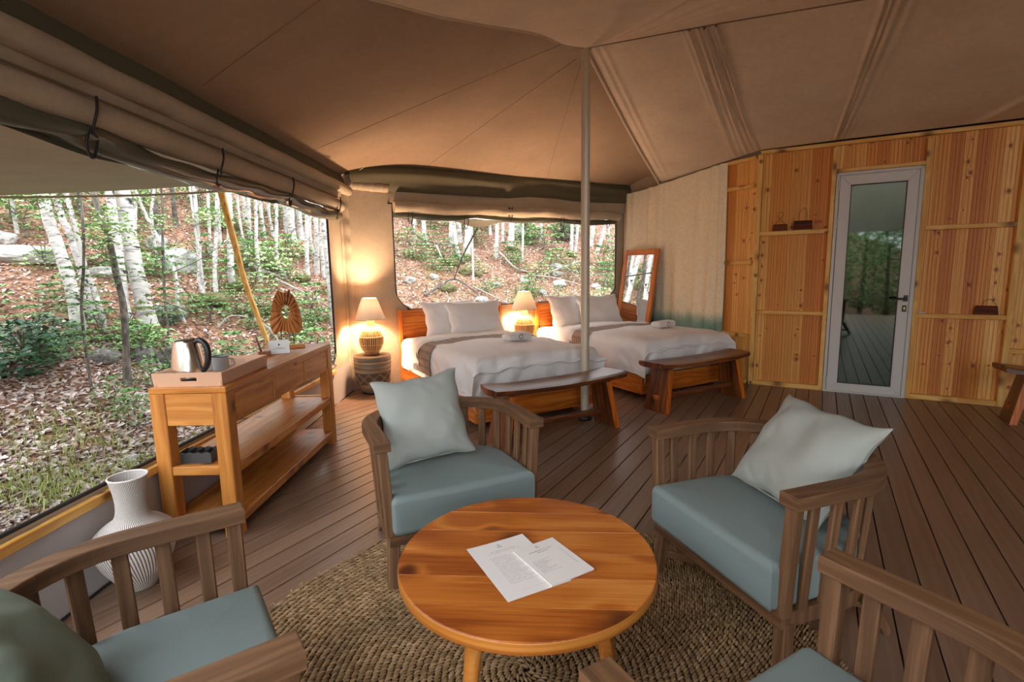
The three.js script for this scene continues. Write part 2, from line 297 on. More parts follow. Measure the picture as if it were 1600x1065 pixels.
// ---- lining: hung under the roof on the plank-wall side, gathered in bundles ----
{
  const top = [[HUB[0], 3.105, HUB[2]], [1.50, 3.05, -3.96], [2.42, 2.975, -3.42], [3.9, 2.86, -2.55], [5.6, 2.57, -1.6]];
  const rEnd = cw(0.72, 2.425, 0.03), bot = [rEnd, [C0[0] - 0.03, 2.535, C0[1] + 0.05], dw(0.69, 2.545, 0.05), dw(1.75, 2.545, 0.05), dw(3.55, 2.545, 0.05)];
  const at = (P, t) => { const i = Math.min(3, Math.floor(t)), f = t - i; return [0, 1, 2].map((k) => mix(P[i][k], P[i + 1][k], f)); };
  const folds = [[0.76, .014, .020], [.80, .018, .035], [.86, .012, .03], [.905, .014, .045], [.945, .01, .03], [.99, .010, .045], [1.94, .012, .04], [1.975, .010, .035], [2.01, .011, .045], [2.05, .016, .02], [2.96, .02, .035], [0.07, .018, .02], [.13, .02, .018]];
  const skin = (dy) => { const g = grid(320, 26, (u, v) => {
    const t = u * 4, a = at(top, t), b = at(bot, t), p = [0, 1, 2].map((k) => mix(a[k], b[k], v));
    let f = 0; for (const [c, w, h] of folds) { const cc = c + 0.012 * Math.sin(v * 3 + c * 9), q = (t - cc) / w; f += h * Math.exp(-q * q); }
    const sag = 0.05 * Math.sin(PI * v) * (0.6 + 0.4 * Math.sin(t * 2.2));
    p[1] -= Math.min(f, 0.07) * (0.75 + 0.25 * Math.sin(v * 5 + t)) * sm(1, 0.93, v) + sag - dy; return p;
  }); const p = g.attributes.position, uv = g.attributes.uv; for (let i = 0; i < p.count; i++) uv.setXY(i, p.getX(i), p.getZ(i)); return g; };
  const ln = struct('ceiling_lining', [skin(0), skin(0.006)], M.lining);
  const edge = Array.from({ length: 13 }, (_, i) => { const v = i / 12, p = [0, 1, 2].map((k) => mix(top[0][k], bot[0][k], v)); p[1] -= 0.05 * 0.6 * Math.sin(PI * v) + 0.012; return p; });
  mesh('hem', tube(edge, 0.014, { n: 24, m: 8 }), M.lining, ln);
  mesh('seam', tube([...Array(25)].map((_, i) => { const p = at(top, i / 24 * 3.9); return [p[0], p[1] - 0.008, p[2]]; }), 0.004, { n: 60, m: 6 }), M.seam, ln);
  // the drape over the seating side
  const e1 = [[HUB[0], 3.10, HUB[2]], [0.42, 2.99, -4.13], [0.213, 2.93, -3.80], [-0.194, 2.79, -3.30], [-0.497, 2.68, -2.88], [-0.9, 2.55, -2.2], [-1.0, 2.5, -1.2]];
  const c1 = new THREE.CatmullRomCurve3(e1.map((p) => new THREE.Vector3(...p)));
  const skin2 = (dy) => { const g = grid(150, 30, (u, v) => {
    const a = c1.getPoint(v), b0 = at(top, v * 2.6), b = [b0[0], b0[1] - 0.004, b0[2]];
    const x = mix(a.x, b[0], u), z = mix(a.z, b[2], u) + 0.9 * Math.sin(PI * u) * v, y = mix(a.y, b[1], u) - 0.10 * Math.sin(PI * u) * Math.sqrt(v) * (1 - 0.5 * v);
    let f = 0; for (const [c, w, h] of [[.62, .02, .02], [.70, .018, .03], [.76, .015, .03], [.82, .02, .025], [.4, .05, .015]]) { const q = (u - c - 0.06 * v) / w; f += h * Math.exp(-q * q); }
    return [x, Math.min(y - f * sm(0.02, 0.3, v), roofY(x, z) - 0.015) + dy, z];
  }); const p = g.attributes.position, uv = g.attributes.uv; for (let i = 0; i < p.count; i++) uv.setXY(i, p.getX(i), p.getZ(i)); return g; };
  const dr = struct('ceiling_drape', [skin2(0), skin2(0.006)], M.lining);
  mesh('hem', tube(e1.map((p) => [p[0], Math.min(p[1], roofY(p[0], p[2]) - 0.02), p[2]]), 0.010, { n: 40, m: 6 }), M.lining, dr);
}
// ---- left canvas wall with the long window ----
{
  const out = [[5.86, -0.02], [0.62, -0.02], [0.62, 2.42], [5.86, 2.42]].reverse(), hole = roundRect(0.95, 0.36, 5.315, 2.0, [.1, .22, .12, .1]).map(([x, y]) => [x, y <= 1 ? y + 0.085 * sm(5, 1.2, x) : y]);
  const g = extrude(out, 0.02, [hole]); g.rotateY(PI / 2); g.translate(LX - 0.02, 0, 0);          // shape x = -z
  const wall = struct('wall_left', metricUV(g, 2, 1, 1), M.canvas);
  const sk = grid(60, 6, (u, v) => { const z = mix(-5.75, -0.7, u), y = mix(0.0, 0.335 + 0.08 * sm(-5, -1.2, z), v); return [LX + 0.004 + 0.028 * (1 - v) * (1 - v) + 0.006 * Math.sin(z * 7) * (1 - v), y, z]; }, [5, 0.4]);
  mesh('skirt', [sk], M.skirt, wall);
  mesh('ground_cord', tube([[LX + 0.03, 0.006, -5.7], [LX + 0.036, 0.006, -3], [LX + 0.034, 0.006, -0.7]], 0.006, { n: 20, m: 6 }), M.cord, wall);
  const w1 = struct('window_1', tube(hole.filter((_, i) => i % 2 === 0).map(([x, y]) => [LX - 0.008, y, -x]), 0.011, { n: 120, m: 6, closed: true, tension: 0.2 }), M.cord);
  mesh('wooden_sill', bar([LX + 0.012, 0.325, -5.2], [LX + 0.012, 0.40, -1.0], 0.04, 0.03, 0.045, 0.03, [1, 0, 0]), M.trim, w1);
  mesh('upper_valance', grid(80, 6, (u, v) => [LX + 0.045 - 0.03 * v + 0.02 * Math.sin(PI * v) + 0.006 * Math.sin(u * 30 + v * 4), mix(2.19, 2.395, v), mix(-5.74, -0.65, u)], [5, 0.2]), M.olive, wall);  // dark olive cloth; its tone also stands in for the shadow gap
  // sewn pleated strips in the corner
  const pleat = (a, b) => grid(6, 140, (u, v) => { const k = Math.sin(PI * u) * (0.006 + 0.012 * Math.pow(Math.abs(Math.sin(v * 36 + u)), 2)), p = [0, 1, 2].map((i) => mix(a[i], b[i], u)); return [p[0] + k * 0.8, mix(0.02, 2.24, v), p[2] + k * 0.6]; }, [0.1, 2]);
  mesh('lacing_strip', pleat([LX + 0.003, 0, -5.69], [LX + 0.004, 0, -5.775]), M.canvas, wall); mesh('lacing_strip', pleat(bw(-0.02, 0, 0.005), bw(0.06, 0, 0.004)), M.canvas, wall);
}
// ---- back canvas wall with the window behind the beds ----
const backWall = (() => {
  const hole = roundRect(0.535, 0.88, 3.83, 2.1, [.24, .24, .06, .06]);
  const g = extrude([[-0.02, -0.02], [4.08, -0.02], [4.08, 2.46], [-0.02, 2.46]], 0.02, [hole]); g.translate(0, 0, -0.02);
  const wall = struct('wall_back', metricUV(g, 0, 1, 1), M.canvas);
  wall.position.set(CN[0], 0, CN[1]); wall.rotation.y = BACK;
  const w2 = struct('window_2', tube(hole.filter((_, i) => i % 2 === 0).map(([x, y]) => [x, y, 0.003]), 0.008, { n: 120, m: 6, closed: true, tension: 0.2 }), M.cord);
  w2.position.copy(wall.position); w2.rotation.y = BACK;
  // loose valance cloth that bulges between wall and roof
  mesh('valance', grid(90, 16, (u, v) => {
    const s = mix(0.05, 4.03, u), top = 2.5 + 0.07 * Math.sin(PI * Math.min(1, u * 1.15)) + 0.02 * Math.sin(u * 9), y = mix(2.22, top, v);
    return [s, y, 0.03 + 0.10 * Math.sin(PI * v) * (0.6 + 0.4 * Math.sin(u * 5 + 1)) + 0.02 * Math.sin(v * 13 + 2.5 * u) * Math.sin(u * 6) + 0.035 * v];
  }, [4, 0.4]), M.olive, wall);
  return wall;
})();
// ---- curtained wall between beds and planks ----
struct('wall_right', metricUV(moved(new THREE.BoxGeometry(0.02, 2.8, CLEN), 0, 0.15, 0), 2, 1, 1), M.canvas).position.set(...cw(CLEN / 2, 1.24, -0.02));
scene.children.at(-1).rotation.y = CURT;
// ---- plank wall with battens, posts and the glass door ----
{
  const wall = structGroup('wall_planks', [C0[0], 0, C0[1]], DOOR);
  const P = 0.092;
  const plank = (x, y0, y1, parent, z = -0.012, turnPart) => {
    const w = P - 0.0012, n = Math.floor(rnd() * 10), gm = [];
    // board with two bead grooves: three narrow strips on one backing, joined into one board
    const cuts = [-w / 2, -w / 6, w / 6, w / 2];
    for (let k = 0; k < 3; k++) gm.push([cuts[k] + (k ? 0.0005 : 0), cuts[k + 1] - (k < 2 ? 0.0005 : 0)]);
    const uo = rnd(), geos = gm.map(([a, b]) => { const q = bx(b - a, y1 - y0, 0.014, (a + b) / 2, (y0 + y1) / 2, 0, { c: 0.0014, grain: 1, su: 2.3, sv: 0.92, ou: 0, ov: 0 }); const uv = q.attributes.uv; for (let i = 0; i < uv.count; i++) uv.setXY(i, uv.getX(i) + uo, (n + 0.5) / 10 + uv.getY(i)); return q; });
    geos.push(metricUV(new THREE.BoxGeometry(w, y1 - y0, 0.008).translate(0, (y0 + y1) / 2, -0.006), 1, 2.3, 0.92, uo, (n + 0.5) / 10));
    const m = mesh('plank', geos, pineTones[Math.floor(rnd() * 5)], parent); m.position.set(x, 0, z); return m;
  };
  for (let x = 0.02 + P / 2; x < 3.6; x += P) { if (x > 0.66 && x < 1.44) plank(x, 2.27, 2.5, wall); else plank(x, 0.03, 2.5, wall); }
  const part = (n, w, h, x, y, z = 0.018, d = 0.045) => mesh(n, bx(w, h, d, x, y, z, { c: 0.003, su: 1.2, sv: 0.35 }), M.trim, wall);
  part('top_rail', 3.6, 0.036, 1.8, 2.512, 0.02); part('base_rail', 0.66, 0.05, 0.34, 0.025); part('base_rail', 2.14, 0.05, 2.5, 0.025);
  part('corner_post', 0.05, 2.49, 0.0, 1.245, 0.014, 0.06); part('post', 0.04, 2.47, 0.676, 1.235); part('post', 0.038, 2.47, 1.421, 1.235); part('post', 0.05, 2.47, 2.105, 1.235, 0.02, 0.055); part('post', 0.05, 2.47, 3.05, 1.235);
  part('door_head_rail', 0.71, 0.034, 1.05, 2.25);
  part('batten', 0.64, 0.044, 0.345, 1.664); part('batten', 0.64, 0.038, 0.345, 0.818); part('batten', 0.65, 0.04, 1.765, 1.652); part('batten', 0.66, 0.042, 1.765, 0.824);
  part('batten', 0.9, 0.044, 2.58, 1.55); part('batten', 0.9, 0.044, 2.58, 0.52);
  mesh('backing', bx(3.72, 2.92, 0.02, 1.84, 1.44, -0.035), M.under, wall);
  // short return of planks at the corner
  const ret = structGroup('wall_plank_return', cw(CLEN, 0, 0), CURT);
  for (let k = 0; k < 6; k++) { const m = plank(0, 0.03, 2.47, ret, 0); m.rotation.y = -PI / 2; m.position.set(-0.012, 0, -0.06 - k * P); }
  const bb = (h, y, n = 'batten') => mesh(n, bx(0.04, h, 0.36, -0.035, y, -0.21, { grain: 2, su: 1.2, sv: 0.35 }), M.trim, ret);
  mesh('backing', bx(0.02, 2.9, 0.6, 0.02, 1.44, -0.28), M.under, ret); bb(0.036, 2.47, 'top_rail'); bb(0.04, 2.18); bb(0.04, 1.36); bb(0.04, 0.545); bb(0.05, 0.025, 'base_rail');
}
// glass door
{
  const d = structGroup('door_1', dw(0.7, 0, 0), DOOR);
  const f = (n, w, h, x, y, z, dp, c = 0.004) => mesh(n, bx(w, h, dp, x, y, z, { c }), M.pvc, d);
  f('frame_side', 0.03, 2.228, 0.015, 1.114, 0.02, 0.06); f('frame_side', 0.034, 2.228, 0.683, 1.114, 0.02, 0.06); f('frame_head', 0.70, 0.03, 0.35, 2.213, 0.02, 0.06);
  const lf = (n, pts) => mesh(n, hull(pts.flatMap(([x, y]) => [[x, y, 0.0], [x, y, 0.062], [x, y, 0.058]])), M.pvc, d);
  const X0 = 0.034, X1 = 0.662, Y0 = 0.022, Y1 = 2.194, a0 = 0.126, a1 = 0.578, b0 = 0.103, b1 = 2.10, q = 0.0012;
  lf('leaf_stile', [[X0, Y0 + q], [X0, Y1 - q], [a0, b1 - q], [a0, b0 + q]]); lf('leaf_stile', [[X1, Y0 + q], [X1, Y1 - q], [a1, b1 - q], [a1, b0 + q]]);
  lf('leaf_rail', [[X0 + q, Y1], [X1 - q, Y1], [a1 - q, b1], [a0 + q, b1]]); lf('leaf_rail', [[X0 + q, Y0], [X1 - q, Y0], [a1 - q, b0], [a0 + q, b0]]);
  mesh('glass_pane', bx(a1 - a0 + 0.02, b1 - b0 + 0.02, 0.012, (a0 + a1) / 2, (b0 + b1) / 2, 0.034, { c: 0.001 }), M.glass, d);
  mesh('gasket', [[a0 + 0.004, (b0 + b1) / 2, 0.008, b1 - b0], [a1 - 0.004, (b0 + b1) / 2, 0.008, b1 - b0], [(a0 + a1) / 2, b0 + 0.004, a1 - a0, 0.008], [(a0 + a1) / 2, b1 - 0.004, a1 - a0, 0.008]].map(([x, y, w, h]) => bx(w, h, 0.01, x, y, 0.046, { c: 0.001 })), M.black, d);
  mesh('threshold', bx(0.70, 0.018, 0.07, 0.35, 0.009, 0.02), M.pvc, d);
  mesh('door_handle', [bx(0.034, 0.06, 0.012, 0.637, 0.988, 0.068), tube([[0.637, 0.988, 0.07], [0.637, 0.988, 0.112], [0.61, 0.987, 0.118], [0.52, 0.985, 0.118]], 0.010, { n: 20, m: 8, tension: 0.2 })], M.black, d);
  const lock = mesh('lock_plate', bx(0.034, 0.062, 0.010, 0.632, 0.89, 0.066), M.black, d);
  mesh('lock_cylinder', [moved(new THREE.CylinderGeometry(0.008, 0.008, 0.016, 16), 0.632, 0.897, 0.07, 0, PI / 2), bx(0.009, 0.02, 0.016, 0.632, 0.885, 0.07)], std([0.75, 0.55, 0.2], { metalness: 1, roughness: 0.3 }), lock);
  for (const y of [2.10, 1.73, 0.12]) mesh('hinge', tube([[0.03, y - 0.045, 0.062], [0.03, y + 0.045, 0.062]], 0.008, { n: 4, m: 8 }), M.pvc, d);
}
// ---- the closed right and rear-right walls of the tent, outside the picture ----
{
  const a = dw(3.6, 0, 0), z0 = a[2];
  struct('wall_far_right', metricUV(new THREE.BoxGeometry(0.03, 2.7, 3.15 - z0).translate(5.83, 1.33, (3.15 + z0) / 2), 2, 1, 1), M.canvas);
  const r = struct('wall_rear', metricUV(new THREE.BoxGeometry(3.6, 2.7, 0.03), 0, 1, 1), M.canvas); r.position.set(4.5, 1.33, 4.4); r.rotation.y = rad(43);
  const aw = thing('porch_awning', 'low canvas porch awning seen only as the dark band in the door glass', 'awning', [-1.85, 0, 2.85], DOOR);
  mesh('awning_cloth', metricUV(moved(new THREE.BoxGeometry(3.0, 1.5, 0.015), 1.2, 2.82, 0.02, 0, rad(8)), 0, 1, 1), M.fly, aw);
  for (const x of [0.05, 2.6]) mesh('post', bx(0.07, 2.1, 0.07, x, 1.05, -0.06), M.trim, aw);
}

// ================= furniture =================
// ---- pole ----
{
  const p = thing('tent_pole', 'tall beige metal tent pole standing behind the bench of the left bed', 'pole', [HUB[0], 0, HUB[2]]);
  mesh('shaft', moved(new THREE.CylinderGeometry(0.037, 0.037, 3.06, 32), 0, 1.55, 0), M.pole, p);
  mesh('foot_ring', lathe([[0.0, 0], [0.06, 0], [0.062, 0.012], [0.05, 0.026], [0.042, 0.05], [0.037, 0.05]], 32), M.black, p);
  mesh('cap', moved(new THREE.CylinderGeometry(0.042, 0.037, 0.02, 24), 0, 3.075, 0), M.pole, p);
}
// ---- console ----
{
  const c = thing('console_table', 'long teak console with drawers and two shelves under the wide window', 'console table', [-1.612, 0, -3.247]);
  const W = 0.385, L = 1.502, H = 0.79, lw = 0.075;      // x is depth, z is length
  mesh('top', bx(W, 0.03, L, 0, H - 0.015, 0, { grain: 2, c: 0.003 }), M.teakTop, c);
  for (const i of [-1, 1]) for (const j of [-1, 1]) mesh('leg', bar([i * (W / 2 - lw / 2), 0, j * (L / 2 - lw / 2)], [i * (W / 2 - lw / 2), H - 0.03, j * (L / 2 - lw / 2)], lw, lw), M.teak, c);
  for (const j of [-1, 1]) { mesh('end_panel', bx(W - 2 * lw, 0.165, 0.03, 0, 0.677, j * (L / 2 - 0.02), { grain: 0 }), M.teak, c); mesh('end_rail', bx(W - 2 * lw, 0.046, 0.03, 0, 0.357, j * (L / 2 - 0.018)), M.teak, c); mesh('end_rail', bx(W - 2 * lw, 0.05, 0.03, 0, 0.075, j * (L / 2 - 0.018)), M.teak, c); }
  mesh('shelf', bx(W - 0.012, 0.022, L - 0.05, 0, 0.362, 0, { grain: 2 }), M.teakTop, c); mesh('shelf', bx(W - 0.012, 0.022, L - 0.05, 0, 0.09, 0, { grain: 2 }), M.teak, c);
  for (const y of [0.352, 0.08]) mesh('front_rail', bx(0.028, 0.05, L - 2 * lw, W / 2 - 0.016, y, 0, { grain: 2 }), M.teak, c);
  mesh('back_panel', bx(0.018, 0.165, L - 2 * lw, -W / 2 + 0.02, 0.677, 0, { grain: 2 }), M.teak, c);
  mesh('apron', bx(0.02, 0.018, L - 2 * lw, W / 2 - 0.014, 0.751, 0, { grain: 2, c: 0.002 }), M.teak, c);
  for (let k = 0; k < 3; k++) {
    const z = (k - 1) * 0.452, dr = mesh('drawer', bx(0.022, 0.147, 0.43, W / 2 - 0.017, 0.667, z, { grain: 2, c: 0.003 }), M.teak, c);
    mesh('drawer_box', bx(0.3, 0.1, 0.40, -0.01, 0.66, z, { grain: 2 }), M.teak, dr);
  }
  for (const z of [-0.226, 0.226]) mesh('drawer_divider', bx(0.024, 0.15, 0.018, W / 2 - 0.014, 0.667, z), M.teak, c);
}
// ---- things on the console ----
const wickerTex = tex(256, 256, (u, v) => { const a = Math.floor(u * 32), b = Math.floor(v * 32), o = (a + b) % 2, x = u * 32 - a, y = v * 32 - b; const r = o ? Math.sin(PI * x) : Math.sin(PI * y); const t = 0.72 + 0.28 * Math.pow(r, 0.7); return [0.90 * t, 0.74 * t, 0.62 * t]; });
M.wicker = std([1, 0.95, 0.92], { map: withRepeat(wickerTex, 1.6, 1.6), bumpMap: withRepeat(wickerTex, 1.6, 1.6), bumpScale: 0.0015, roughness: 0.6 });
{
  const t = thing('serving_tray', 'rectangular woven rattan tray with cut-out handles on the near end of the console', 'tray', [-1.628, 0.791, -2.78], rad(2));
  const W = 0.31, L = 0.50, H = 0.07;
  mesh('base', bx(W, 0.01, L, 0, 0.005, 0, { su: 0.3, sv: 0.3 }), M.wicker, t);
  for (const j of [-1, 1]) { const g = extrude([[-W / 2 - 0.012, 0], [W / 2 + 0.012, 0], [W / 2 + 0.016, H], [-W / 2 - 0.016, H]], 0.012, [roundRect(-0.035, 0.026, 0.045, 0.048, [.005, .005, .005, .005], 3)]); g.rotateX(j * 0.12); g.translate(0, 0, j * L / 2 - 0.006); mesh('end_wall', metricUV(g, 0, 0.3, 0.3), M.wicker, t); }
  for (const i of [-1, 1]) mesh('side_wall', moved(bx(0.012, H, L + 0.02, 0, H / 2, 0, { grain: 2, su: 0.3, sv: 0.3 }), i * (W / 2 + 0.003), 0, 0, 0, 0, -i * 0.12), M.wicker, t);
}
{
  const k = thing('electric_kettle', 'brushed steel kettle with a black handle in the rattan tray', 'kettle', [-1.69, 0.802, -2.655], rad(-8));
  mesh('body', lathe([[0, 0], [0.08, 0], [0.084, 0.006], [0.083, 0.03], [0.076, 0.1], [0.066, 0.16], [0.057, 0.195], [0.054, 0.2]], 56), M.steel, k);
  mesh('base', lathe([[0, 0.001], [0.086, 0.001], [0.086, 0.014], [0.084, 0.014]], 48), M.black, k);
  const lid = mesh('lid', lathe([[0.054, 0.2], [0.05, 0.208], [0.02, 0.214], [0, 0.215]], 48), M.steel, k);
  mesh('lid_button', bx(0.022, 0.006, 0.014, 0.036, 0.213, 0), M.black, lid);
  mesh('spout', hull([[-0.052, 0.2, 0.02], [-0.052, 0.2, -0.02], [-0.088, 0.196, 0.002], [-0.088, 0.196, -0.002], [-0.066, 0.135, 0.004], [-0.066, 0.135, -0.004], [-0.054, 0.17, 0.018], [-0.054, 0.17, -0.018]]), M.steel, k);
  mesh('handle', tube([[0.045, 0.195, 0], [0.075, 0.205, 0], [0.107, 0.185, 0], [0.118, 0.13, 0], [0.105, 0.075, 0], [0.078, 0.04, 0]], (t) => 0.012 + 0.005 * Math.sin(PI * t), { n: 28, m: 10 }), M.black, k);
}
const mugBody = lathe([[0, 0], [0.04, 0], [0.042, 0.006], [0.044, 0.078], [0.0445, 0.081], [0.041, 0.081], [0.038, 0.008], [0, 0.008]], 36), mugEar = tube([[0.042, 0.065, 0], [0.066, 0.06, 0], [0.068, 0.03, 0], [0.042, 0.018, 0]], 0.005, { n: 18, m: 8 }), mugRim = moved(new THREE.TorusGeometry(0.0428, 0.0022, 8, 36), 0, 0.081, 0, 0, PI / 2);
for (const [x, z, m, l, a] of [[-1.655, -2.885, M.mugGrey, 'grey enamel mug with a dark rim, the nearer of two in the tray', 0.4], [-1.735, -2.89, M.enamel, 'pale cream mug half hidden behind the kettle handle', 2.6]]) {
  const g = thing('mug', l, 'mug', [x, 0.802, z], a); mesh('cup', mugBody, m, g); mesh('handle', mugEar, m, g); mesh('rim', mugRim, M.black, g);
}
{
  const c = thing('table_card', 'small white folded card with a black drop mark on the console', 'card', [-1.618, 0.7905, -3.545], rad(28));
  const face = tex(256, 192, (u, v) => {
    const b = 0.86, x = (u - 0.5) * 1.33, y = v - 0.66; let d = 0;
    const r = Math.hypot(x, y + 0.02); if (r < 0.055 || (y > 0 && y < 0.11 && Math.abs(x) < 0.05 * (1 - y / 0.11))) d = 0.9;
    for (const [ly, w] of [[0.44, 0.2], [0.36, 0.29]]) if (Math.abs(v - ly) < 0.02 && Math.abs(u - 0.5) < w && hash(Math.floor(u * 90), Math.round(ly * 50), 3) > 0.3) d = 0.5;
    return b * (1 - d);
  });
  const q = (s) => { const g = new THREE.BoxGeometry(0.13, 0.098, 0.0015); return moved(g, 0, 0.046, s * 0.02, 0, -s * 0.43); };
  mesh('front_leaf', q(1), std('#ffffff', { map: face, roughness: 0.8 }), c); mesh('back_leaf', q(-1), M.paper, c);
}
{
  const h = thing('wooden_holder', 'small dark wooden holder with a slanted grey plate behind the tray', 'holder', [-1.66, 0.7905, -3.42], rad(20));
  mesh('block', bx(0.075, 0.035, 0.05, 0, 0.0175, 0), M.dark, h); mesh('plate', bar([-0.02, 0.03, 0], [-0.045, 0.135, -0.005], 0.012, 0.05, 0.006, 0.03), M.chair, h);
}
{
  // carved wooden disc with a hole, fluted all round, on two rods
  const s = thing('wood_sculpture', 'fluted wooden disc sculpture with an oval hole on a small stand', 'sculpture', [-1.652, 0.7905, -3.77], rad(24));
  const ol = [[380, 125], [410, 147], [450, 156], [487, 147], [515, 120], [535, 165], [565, 205], [602, 300], [628, 380], [642, 460], [648, 540], [640, 635], [600, 668], [530, 672], [470, 676], [430, 640], [385, 645], [340, 655], [292, 682], [262, 640], [247, 580], [246, 510], [262, 420], [280, 345], [296, 270], [318, 215], [345, 165]];
  const pts = new THREE.CatmullRomCurve3(ol.map(([x, y]) => new THREE.Vector3((x - 447) * 0.00053, (682 - y) * 0.00058 + 0.105, 0)), true, 'catmullrom', 0.4);
  const cx = 0.002, cy = (682 - 400) * 0.00058 + 0.105, rx = 0.0275, ry = 0.049, N = 220, K = 12;
  const side = (f) => grid(N, K, (u, v) => {
    const p = pts.getPointAt(u % 1), a = Math.atan2((p.y - cy) / ry, (p.x - cx) / rx), hx = cx + rx * Math.cos(a), hy = cy + ry * Math.sin(a), t = v;
    const flute = 0.008 * Math.abs(Math.sin(a * 11 + 0.6 * Math.sin(3 * a))) * sm(0.02, 0.3, t), z = f * (0.008 + 0.007 * (1 - t)) + flute - 0.012 * t * Math.sin(2 * a);
    return [mix(hx, p.x, t), mix(hy, p.y, t), z];
  });
  const rim = (w) => grid(N, 1, (u, v) => { const p = pts.getPointAt(u % 1), a = Math.atan2((p.y - cy) / ry, (p.x - cx) / rx), t = w; const flute = 0.008 * Math.abs(Math.sin(a * 11 + 0.6 * Math.sin(3 * a))) * sm(0.02, 0.3, t); const z = (v < 0.5 ? 1 : -1) * (0.008 + 0.007 * (1 - t)) + flute - 0.012 * t * Math.sin(2 * a); return [mix(cx + rx * Math.cos(a), p.x, t), mix(cy + ry * Math.sin(a), p.y, t), z]; });
  const g = join([side(1), side(-1), rim(0), rim(1)]); g.deleteAttribute('uv');
  mesh('disc', metricUV(g, 1, 0.5, 0.12), std([0.62, 0.5, 0.4], { map: T.teak, roughness: 0.6 }), s);
  for (const x of [-0.04, 0.042]) mesh('rod', moved(new THREE.CylinderGeometry(0.003, 0.003, 0.12, 8), x, 0.08, 0), M.black, s);
  mesh('stand', bx(0.17, 0.026, 0.06, 0.03, 0.013, 0), M.teak, s);
}
{
  const o = thing('tea_box', 'dark grey open box with four compartments on the console middle shelf', 'box', [-1.66, 0.3735, -2.62], rad(2));
  const g = [bx(0.17, 0.008, 0.1, 0, 0.004, 0)];
  for (const z of [-0.048, 0.048]) g.push(metricUV(extrude([[-0.085, 0], [0.085, 0], [0.085, 0.05], [0.06, 0.058], [0.042, 0.05], [0.02, 0.058], [0, 0.05], [-0.022, 0.058], [-0.042, 0.05], [-0.064, 0.058], [-0.085, 0.05]], 0.006).translate(0, 0, z - 0.003)));
  mesh('case', g, std([0.06, 0.062, 0.066], { roughness: 0.5 }), o);
  for (const x of [-0.083, -0.042, 0, 0.042, 0.083]) mesh('divider', bx(0.005, 0.05, 0.09, x, 0.03, 0), std([0.06, 0.062, 0.066], { roughness: 0.5 }), o);
}
// ---- woven floor vase ----
{
  const vt = tex(1024, 512, (u, v) => {
    const k = u * 76 + v * 12, s = k - Math.floor(k), wv = 0.5 + 0.5 * Math.sin(v * 6.283 * 90 + Math.floor(k) * PI);
    const dark = s < 0.36 ? 1 : 0, body = mixc([0.84, 0.82, 0.81], [0.95, 0.94, 0.93], wv);
    return mixc(body, [0.32, 0.2, 0.19], dark * (0.5 + 0.5 * wv));
  });
  const v = thing('floor_vase', 'tall woven white and brown striped floor vase beside the console', 'vase', [-1.648, 0, -2.10]);
  const m = std('#ffffff', { map: vt, bumpMap: vt, bumpScale: 0.003, roughness: 0.7 });
  const sp = (pts) => new THREE.SplineCurve(pts.map(([r, y]) => new THREE.Vector2(r, y))).getPoints(46).map((p) => [p.x, p.y]);
  const prof = sp([[0.062, 0.004], [0.082, 0.04], [0.125, 0.11], [0.152, 0.19], [0.15, 0.245], [0.115, 0.285], [0.072, 0.315], [0.058, 0.35], [0.056, 0.4], [0.062, 0.45], [0.073, 0.5]]);
  mesh('body', lathe(prof, 72), m, v);
  mesh('inside', lathe(prof.map(([r, y]) => [r - 0.005, y]), 72), m, v);
  mesh('rim', moved(new THREE.TorusGeometry(0.0705, 0.0035, 8, 64), 0, 0.5, 0, 0, PI / 2), std([0.8, 0.77, 0.75], {}), v);
  mesh('bottom', lathe([[0, 0.001], [0.062, 0.001], [0.062, 0.006], [0, 0.006]], 40), M.wicker, v);
}
